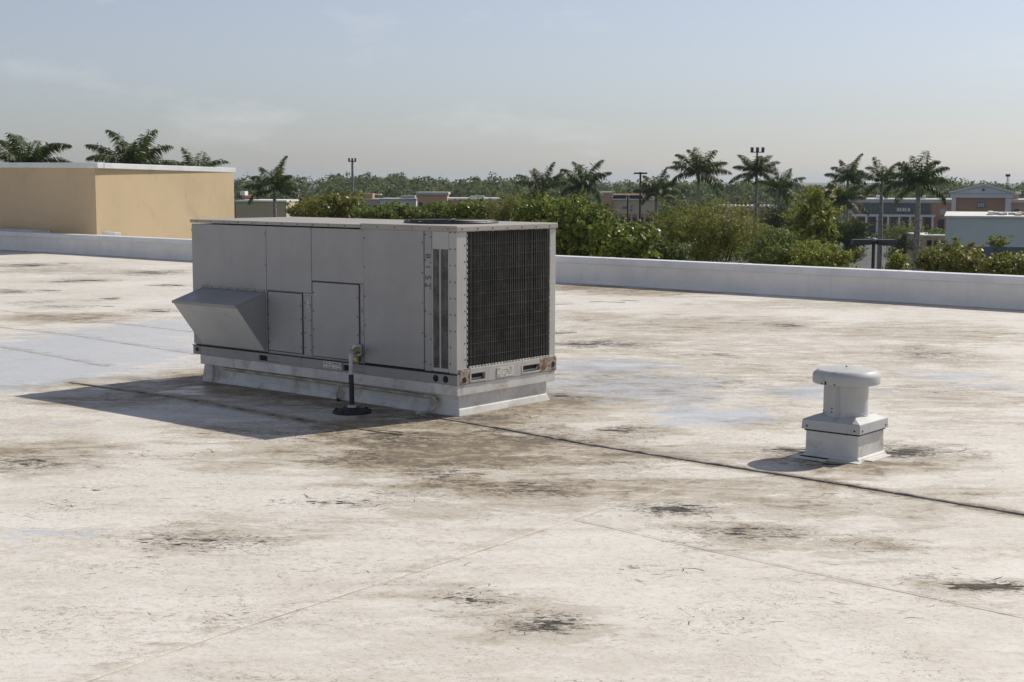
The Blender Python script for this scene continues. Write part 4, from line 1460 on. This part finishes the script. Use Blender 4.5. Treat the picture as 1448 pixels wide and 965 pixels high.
palm('tallest palm at far left above the tan building', 34, 118, 238, 132, 2, .3)
palm('palm rising above the corner of the tan building', 188, 124, 238, 124, 0, 1.7)
palm('small palm top above the right end of the tan building', 277, 165, 252, 90, 1, 2.2)
palm('palm with drooping fronds between the tan building and the unit lid', 388, 172, 268, 84, 3, .9)
palm('palm behind the glossy trees nearest the unit', 768, 176, 268, 72, 1, .2)
palm('palm with upright fronds just left of the cream building', 826, 172, 266, 80, 0, 2.6)
palm('palm right of the tall double-headed lamp pole', 928, 178, 274, 68, 3, 1.1)
palm('palm with spread fronds above the round olive tree', 988, 172, 246, 84, 0, 4.1)
palm('palm with floodlights showing above its crown', 1070, 178, 244, 76, 2, 5.0)
palm('shorter palm just right of the floodlight palm', 1102, 170, 268, 66, 1, 3.2)
palm('upper palm of the overlapping pair', 1199, 186, 255, 66, 3, .5)
palm('lower front palm of the overlapping pair', 1187, 166, 283, 74, 2, 2.0)
palm('palm with a pale trunk left of the tallest palm on the right', 1247, 170, 258, 72, 1, 4.4, .25)
palm('largest palm at right with a thick pale trunk to the parapet', 1299, 150, 261, 92, 0, .6, .30)

# ================================================================ lamps and masts
def shoebox_lamp(label, px, depth, py, span, pole_r, tilt=0.0, rz=0.0):
    c = at(px, py, depth)
    base = spot(px, depth)
    t = thing('parking_lamp', label, 'street lamp', base, HEAD + rz)
    h_ = c.z - GZ
    s = span * depth / FPX
    MB().lathe((0, 0, 0), [(pole_r * 1.3, -.1), (pole_r * 1.15, 2), (pole_r * .9, h_ - .05)], 10).build('pole', 'pole_dark', t, 0, True)
    MB().lathe((0, 0, 0), [(pole_r * 2.2, -.1), (pole_r * 2.2, .5)], 12).build('footing', 'concrete', t, 0, True)
    MB().box(-s * .12, s * .12, -.05, .05, h_ - .12, h_ - .02).build('arm', 'pole_dark', t, .01)
    for sg in (-1, 1):
        x0, x1 = sorted((sg * s * .06, sg * s * .5))
        hd_ = s * .17
        MB().hexa([(x0, -hd_, h_ - s * .10), (x1, -hd_, h_ - s * .10), (x1, hd_, h_ - s * .10), (x0, hd_, h_ - s * .10)],
                  [(x0 + s * .02, -hd_ * .92, h_ + s * .02), (x1 - s * .02, -hd_ * .92, h_ + s * .02), (x1 - s * .02, hd_ * .92, h_ + s * .02), (x0 + s * .02, hd_ * .92, h_ + s * .02)]
                  ).build('lamp_head', 'pole_dark', t, s * .015)
    MB().lathe((0, 0, h_ - .03), [(pole_r * 1.7, 0), (pole_r * 1.7, .08), (pole_r * .6, .14)], 12).build('pole_cap', 'pole_steel', t, 0, True)
    return t


shoebox_lamp('tall dark double-headed lamp pole rising above the cream building', 905.5, 182, 244.5, 19, .13)
shoebox_lamp('thin dark lamp pole with two flat heads in front of the cream building', 888, 160, 277, 42, .09)
shoebox_lamp('low black double-headed lamp just beyond the parapet at right', 1238, 60, 340, 62, .075)


def floodlight(label, px, depth, py, w):
    c = at(px, py, depth)
    t = thing('floodlight_mast', label, 'floodlight', spot(px, depth), HEAD)
    h_ = c.z - GZ
    s = w * depth / FPX
    MB().lathe((0, 0, 0), [(.42, -.1), (.32, h_ * .5), (.24, h_)], 10).build('mast', 'pole_steel', t, 0, True)
    MB().box(-s * .5, s * .5, -.10, .10, h_ - .35, h_ - .12).build('crossbar', 'pole_steel', t, .02)
    for k in (-1, 0, 1):
        MB().hexa([(k * s * .4 - s * .09, -.5, h_ - .3), (k * s * .4 + s * .09, -.5, h_ - .3), (k * s * .4 + s * .09, .3, h_ - .1), (k * s * .4 - s * .09, .3, h_ - .1)],
                  [(k * s * .4 - s * .11, -.6, h_ + s * .24), (k * s * .4 + s * .11, -.6, h_ + s * .24), (k * s * .4 + s * .09, .3, h_ + s * .30), (k * s * .4 - s * .09, .3, h_ + s * .30)]
                  ).build('lamp_head', 'pole_dark', t, .03)
    return t


floodlight('slender grey floodlight mast standing alone above the left treeline', 498.5, 330, 227, 11)
floodlight('floodlight mast hidden behind a palm crown at right', 1070, 330, 214, 19)
am = thing('antenna_mast', 'thin lattice antenna mast behind the pediment building', 'mast', spot(1425, 420), HEAD)
h_ = at(1425, 249, 420).z - GZ
for sx, sy in ((-.25, -.2), (.25, -.2), (0, .25)):
    MB().tube([(sx * 1.6, sy * 1.6, 0), (sx, sy, h_)], .07, 5).build('leg', 'pole_steel', am)
for k in range(12):
    z = h_ * (.3 + .06 * k)
    MB().tube([(-.25, -.2, z), (.25, -.2, z + .6)], .04, 4).build('brace', 'pole_steel', am)
MB().box(-.6, .6, -.3, .3, h_ - .2, h_ + .5).build('antenna_head', 'pole_dark', am, .05)

# ================================================================ far buildings
def bld(name, label, px, depth, rz=0.0):
    t = thing(name, label, 'building', spot(px, depth), HEAD + rz)
    s = depth / FPX
    return t, (lambda x: (x - px) * s), (lambda y: at(px, y, depth).z - GZ)


def bpart(t, name, mat, x0, x1, y0, y1, z0, z1, bevel=0.0, parent=None):
    return MB().box(min(x0, x1), max(x0, x1), y0, y1, min(z0, z1), max(z0, z1)).build(name, mat, parent or t, bevel)


# teal glass fronted two-storey shop
t, X, Z = bld('shop_building', 'two storey shop with teal glass front behind the palms at right', 1275, 380, R(-15))
bpart(t, 'wall', 'stucco_orange', X(1198), X(1348), 0, 30, 0, Z(286))
bpart(t, 'roof_band', 'roof_grey', X(1196), X(1349), -.5, 30.4, Z(287), Z(282))
for k in range(7):
    xa = X(1222 + k * 13.4)
    w_ = bpart(t, 'window', 'teal_glass', xa + .15, xa + 2.3, -.25, .1, Z(303), Z(288))
    bpart(t, 'mullion', 'slate_band', xa + 2.3, xa + 2.46, -.3, .1, Z(303), Z(288), parent=w_)
cn = bpart(t, 'canopy', 'stucco_white', X(1208), X(1322), -2.2, .2, Z(306.5), Z(303.5))
for k in range(8):
    bpart(t, 'column', 'stucco_white', X(1212 + k * 15), X(1212 + k * 15) + .5, -2.1, -1.6, 0, Z(306.6))
for k in range(7):
    xa = X(1218 + k * 15)
    bpart(t, 'shopfront', 'dark_glass', xa, xa + 2.1, -.12, .1, .3, Z(308))
sg = bpart(t, 'sign', 'slate_band', X(1268), X(1288), -.5, -.26, Z(300.5), Z(293))
for k, wd in enumerate((.5, .4, .55, .3, .5)):
    bpart(t, 'sign_letter', 'stucco_white', X(1270) + k * .68, X(1270) + k * .68 + wd, -.56, -.505, Z(299), Z(294.5), parent=sg)
for xa in (1203, 1328):
    bpart(t, 'arched_sign', 'roof_grey', X(xa), X(xa + 9), -.15, .1, Z(303), Z(295))
for xa in (1326, 1336):
    bpart(t, 'shopfront', 'dark_glass', X(xa), X(xa + 8), -.15, .1, .3, Z(310))
for xa, w in ((1212, 8), (1240, 10), (1300, 9)):
    bpart(t, 'roof_unit', 'roof_white', X(xa), X(xa + w), 8, 12, Z(281.5), Z(277))

# pediment building
t, X, Z = bld('pediment_building', 'orange stucco building with a white pediment at the right edge', 1392, 330, R(-18))
bpart(t, 'wall', 'stucco_orange', X(1350), X(1428), 0, 24, 0, Z(280))
bpart(t, 'pilaster', 'stucco_white', X(1349), X(1355), -.6, .3, 0, Z(280.1))
bpart(t, 'pilaster', 'stucco_white', X(1421), X(1429), -.6, .3, 0, Z(280.1))
bpart(t, 'entablature', 'stucco_white', X(1347), X(1431), -.8, 24.2, Z(280), Z(274))
pd = MB()
a, b, c_ = (X(1345), Z(273.8)), (X(1434), Z(273.8)), (X(1392), Z(262.5))
pd.add([(a[0], -1.0, a[1]), (b[0], -1.0, b[1]), (c_[0], -1.0, c_[1]), (a[0], 24, a[1]), (b[0], 24, b[1]), (c_[0], 24, c_[1])],
       [(0, 1, 2), (5, 4, 3), (0, 2, 5, 3), (1, 4, 5, 2), (0, 3, 4, 1)])
po = pd.build('pediment', 'stucco_white', t)
for p0, p1 in ((a, c_), (b, c_)):
    MB().tube([(p0[0], -1.15, p0[1] + .15), (p1[0], -1.15, p1[1] + .15)], .28, 6).build('raking_cornice', 'stucco_white', po)
MB().lathe((X(1391), -1.06, Z(268.5)), [(.35, -.05), (.35, .1)], 12, 'y').build('round_vent', 'slate_band', po)
sg = bpart(t, 'sign', 'slate_band', X(1383.5), X(1394.5), -.3, -.05, Z(294), Z(286.5))
for k in range(3):
    bpart(t, 'sign_letter', 'roof_grey', X(1384.5 + k * 3.2), X(1386.8 + k * 3.2), -.38, -.305, Z(293), Z(287.6), parent=sg)
t, X, Z = bld('cream_wing', 'cream wing with white cornice at the right picture edge beside the pediment', 1460, 335, R(-18))
bpart(t, 'wall', 'stucco_cream', X(1430), X(1520), 0, 20, 0, Z(287))
bpart(t, 'cornice', 'stucco_white', X(1429), X(1521), -.6, 20, Z(287), Z(282.5))
bpart(t, 'tower', 'stucco_peach', X(1433), X(1443), 3, 9, Z(282), Z(275))
bpart(t, 'tower_cap', 'stucco_white', X(1431), X(1446), 2.5, 9.5, Z(275), Z(272))
MB().lathe((X(1441), -.1, Z(299)), [(.55, -.1), (.55, .12)], 14, 'y').build('round_sign', 'slate_band', t)

# pale blue building nearer by
t, X, Z = bld('pale_blue_building', 'plain pale blue building with white roof edge at right', 1420, 150, R(-17))
bpart(t, 'wall', 'stucco_blue', X(1343), X(1560), 0, 22, Z(349.5), Z(308.5))
bpart(t, 'plinth', 'slate_band', X(1341.5), X(1560), -.12, 21.8, 0, Z(349.4))
bpart(t, 'roof_edge', 'roof_white', X(1341), X(1562), -.25, 22.3, Z(308.6), Z(306))
rr_ = random.Random(12)
for k in range(9):
    xa = 1402 + k * 7 + rr_.uniform(-1, 2)
    bpart(t, 'roof_unit', rr_.choice(['roof_grey', 'stucco_cream', 'roof_white']), X(xa), X(xa) + rr_.uniform(.3, .6), 2 + rr_.uniform(0, 6), 3 + rr_.uniform(6, 8), Z(306), Z(306) + rr_.uniform(.15, .35))
# low white shed beside it
t, X, Z = bld('low_white_shed', 'low shed with a flat white roof left of the pale blue building', 1325, 175)
bpart(t, 'wall', 'stucco_cream', X(1310), X(1343), 0, 8, 0, Z(334.5))
bpart(t, 'roof_slab', 'roof_white', X(1308), X(1344.5), -.4, 8.4, Z(334.5), Z(332.5))
for k in range(3):
    bpart(t, 'window', 'dark_glass', X(1314 + k * 10), X(1320 + k * 10), -.08, .1, Z(348), Z(340))

# cream shop with signs left of the round tree
t, X, Z = bld('cream_shop', 'cream shop with sign letters and peach stepped parapet behind the lamp poles', 888, 335)
bpart(t, 'wall', 'stucco_cream', X(866), X(926), 0, 20, Z(303), Z(283))
bpart(t, 'lower_wall', 'stucco_peach', X(854), X(930), .3, 20, 0, Z(303))
bpart(t, 'stepped_parapet', 'stucco_peach', X(853), X(866), -.4, 6, Z(303), Z(273.5))
bpart(t, 'parapet_cap', 'roof_white', X(851.5), X(867), -.7, 6.2, Z(273.5), Z(271.5))
bpart(t, 'cornice', 'roof_white', X(866.2), X(927), -.6, 20, Z(283), Z(278.5))
bpart(t, 'roof_tower', 'stucco_peach', X(870), X(924), 5, 12, Z(278.4), Z(275))
for z0_, z1_, xa, xb in ((299, 297.6, 863, 868), (297.6, 294, 866.8, 868), (294, 292.8, 863, 868), (292.8, 289.5, 863, 864.2), (289.5, 288, 863, 868)):
    bpart(t, 'sign_letter', 'stucco_orange', X(xa + 1), X(xb + 1), -.75, -.41, Z(z0_), Z(z1_))
for xa, xb, ya, yb in ((881, 887, 295.5, 292), (892, 894.5, 298.5, 296), (892, 894.5, 293.5, 291.5)):
    bpart(t, 'sign_letter', 'slate_band', X(xa), X(xb), -.2, -.02, Z(ya), Z(yb))
for k in range(6):
    bpart(t, 'shopfront', 'dark_glass', X(868 + k * 9.2), X(873.5 + k * 9.2), .15, .4, .3, Z(308))
    bpart(t, 'column', 'stucco_cream', X(864.5 + k * 9.2), X(866.5 + k * 9.2), -.8, -.2, 0, Z(303.1))

# arcaded pinkish building between the palms
t, X, Z = bld('arcade_building', 'low pinkish building with a notched roofline between the palms', 1060, 360)
bpart(t, 'wall', 'stucco_peach', X(1030), X(1100), 0, 15, 0, Z(293))
bpart(t, 'roof_band', 'roof_white', X(1029), X(1101), -.4, 15, Z(293), Z(291))
for k in range(12):
    bpart(t, 'merlon', 'stucco_cream', X(1031 + k * 5.8), X(1034 + k * 5.8), -.2, .6, Z(291), Z(289.2))
for k in range(9):
    bpart(t, 'window', 'dark_glass', X(1033 + k * 7.3), X(1037 + k * 7.3), -.1, .1, Z(304), Z(298))

# long low shops on the left
LOW = [
    ('low_shop', 'low grey walled building behind the palm left of the unit', 366, 250, [('wall', 'stucco_cream', 333, 404, 303, 286, 0, 14), ('roof_edge', 'roof_white', 332, 405, 286, 283.5, -.3, 14.3), ('roof_box', 'stucco_orange', 336, 352, 281, 277, 4, 8), ('roof_box', 'roof_white', 333, 340, 277, 271, 4, 7)]),
    ('low_shop', 'orange roofed low shop right of the lone floodlight mast', 518, 350, [('wall', 'stucco_cream', 498, 535, 300, 283, 0, 14), ('roof_edge', 'roof_grey', 497, 536, 283, 281.5, -.3, 14.3), ('roof_box', 'stucco_orange', 503, 525, 281.5, 274, 3, 8), ('roof_cap', 'roof_white', 502, 534, 276.5, 275, 8.2, 11)]),
    ('low_shop', 'low grey shop behind the left part of the unit lid', 552, 345, [('wall', 'stucco_white', 537, 588, 300, 283, 0, 14), ('roof_edge', 'roof_grey', 536, 589, 283, 281, -.3, 14.3), ('roof_box', 'roof_grey', 565, 585, 281, 277, 4, 8)]),
    ('low_shop', 'pink columned shop with a flat grey roof behind the fan opening', 612, 335, [('wall', 'stucco_peach', 590, 632, 300, 275.5, 0, 10), ('roof_edge', 'roof_grey', 588, 634, 275.5, 272, -.5, 10.4)]),
    ('low_shop', 'long low pale building left of the feathery tree', 656, 340, [('wall', 'stucco_peach', 616, 705, 302, 283.5, 0, 14), ('roof_edge', 'roof_white', 615, 706, 283.5, 280.5, -.4, 14.3), ('roof_box', 'roof_grey', 664, 684, 280.5, 277.5, 5, 9)]),
]
for nm, lab, px, dp_, parts in LOW:
    t, X, Z = bld(nm, lab, px, dp_)
    for (pn, mt, xa, xb, ya, yb, y0, y1) in parts:
        bpart(t, pn, mt, X(xa), X(xb), y0, y1, 0 if pn == 'wall' else Z(ya), Z(yb))
    _, mt, xa, xb, ya, yb, _, _ = parts[0]
    nwin = int((xb - xa) / 9) if px != 366 else 0
    for k in range(nwin):
        bpart(t, 'window', 'dark_glass', X(xa + 2.5 + k * 9), X(xa + 7.5 + k * 9), -.12, .1, Z(ya - 1), Z((ya + yb) / 2 - 1))


# ================================================================ parked cars
def car(label, px, depth, mat, rz):
    t = thing('parked_car', label, 'car', spot(px, depth), HEAD + rz, 'cars parked before the far shops')
    t.location.z = GZ + .02
    body = [(-2.2, .35), (-2.25, .75), (-2.0, .92), (-1.2, .98), (1.0, .98), (2.05, .85), (2.25, .6), (2.2, .35)]
    vs_ = [(x, -.88, z) for x, z in body] + [(x, .88, z) for x, z in body]
    nb = len(body)
    MB().add(vs_, [tuple(range(nb)), tuple(range(nb, 2 * nb))[::-1]] + [(i, i + nb, (i + 1) % nb + nb, (i + 1) % nb) for i in range(nb)]).build('body', mat, t, .05)
    cab = [(-1.55, .96, .8), (-.95, 1.45, .66), (.35, 1.45, .66), (1.1, .96, .8)]
    g = MB().add([(x, -w, z) for x, z, w in cab] + [(x, w, z) for x, z, w in cab], [(0, 1, 2, 3), (7, 6, 5, 4), (0, 4, 5, 1), (1, 5, 6, 2), (2, 6, 7, 3), (3, 7, 4, 0)]).build('windows', 'dark_glass', t, .04)
    MB().box(-.98, .38, -.64, .64, 1.445, 1.49).build('roof', mat, t, .03)
    for x in (-1.35, 1.4):
        for y in (-.8, .8):
            MB().lathe((x, y, .33), [(.33, -.1), (.33, .1)], 14, 'y').build('wheel', 'tyre', t)
    return t


CARS = [('white parked car below the light green tree, left of the palm pair', 1128, 330, 'car_white', .3),
        ('dark parked car partly behind the light green tree', 1112, 336, 'car_dark', .5),
        ('silver parked car under the fronds of the overlapping palms', 1176, 326, 'car_silver', .1),
        ('white parked car left of the pale palm trunk at right', 1228, 322, 'car_white', 1.2),
        ('dark parked car left of the pale palm trunk, behind the white one', 1216, 340, 'car_dark', 1.3),
        ('silver parked car touching the pale palm trunk in the picture', 1239, 332, 'car_silver', 1.2),
        ('white parked car just right of the pale palm trunk', 1258, 318, 'car_white', 1.3),
        ('dark parked car right of the pale palm trunk in the back row', 1266, 344, 'car_dark', 1.2),
        ('red parked car between the two pale palm trunks', 1280, 338, 'car_red', 1.2),
        ('white parked car just right of the thickest palm trunk', 1316, 330, 'car_white', 1.1),
        ('silver parked car at the left end of the row behind the palm pair', 1206, 330, 'car_silver', 1.1),
        ('white parked car glimpsed right of the cream shop lamp pole', 916, 262, 'car_white', .1),
        ('dark parked car glimpsed beside the round olive tree', 928, 268, 'car_dark', .1)]
for c_ in CARS:
    car(*c_)

# ================================================================ thin summer haze over the whole place
hz = MB().box(-6000, 6000, -6000, 6000, GZ - 1.0, 24.0).build('haze', 'black')
hz.data.materials.clear()
hm = bpy.data.materials.new('haze')
hm.use_nodes = True
hm.node_tree.nodes.clear()
ho = hm.node_tree.nodes.new('ShaderNodeOutputMaterial')
hp = hm.node_tree.nodes.new('ShaderNodeVolumePrincipled')
hp.inputs['Color'].default_value = (0.74, 0.85, 1.0, 1)
hp.inputs['Density'].default_value = 0.00010
hp.inputs['Anisotropy'].default_value = 0.2
hm.node_tree.links.new(hp.outputs[0], ho.inputs['Volume'])
hz.data.materials.append(hm)
tag(hz, 'thin pale haze in the air', 'haze', None, 'stuff')
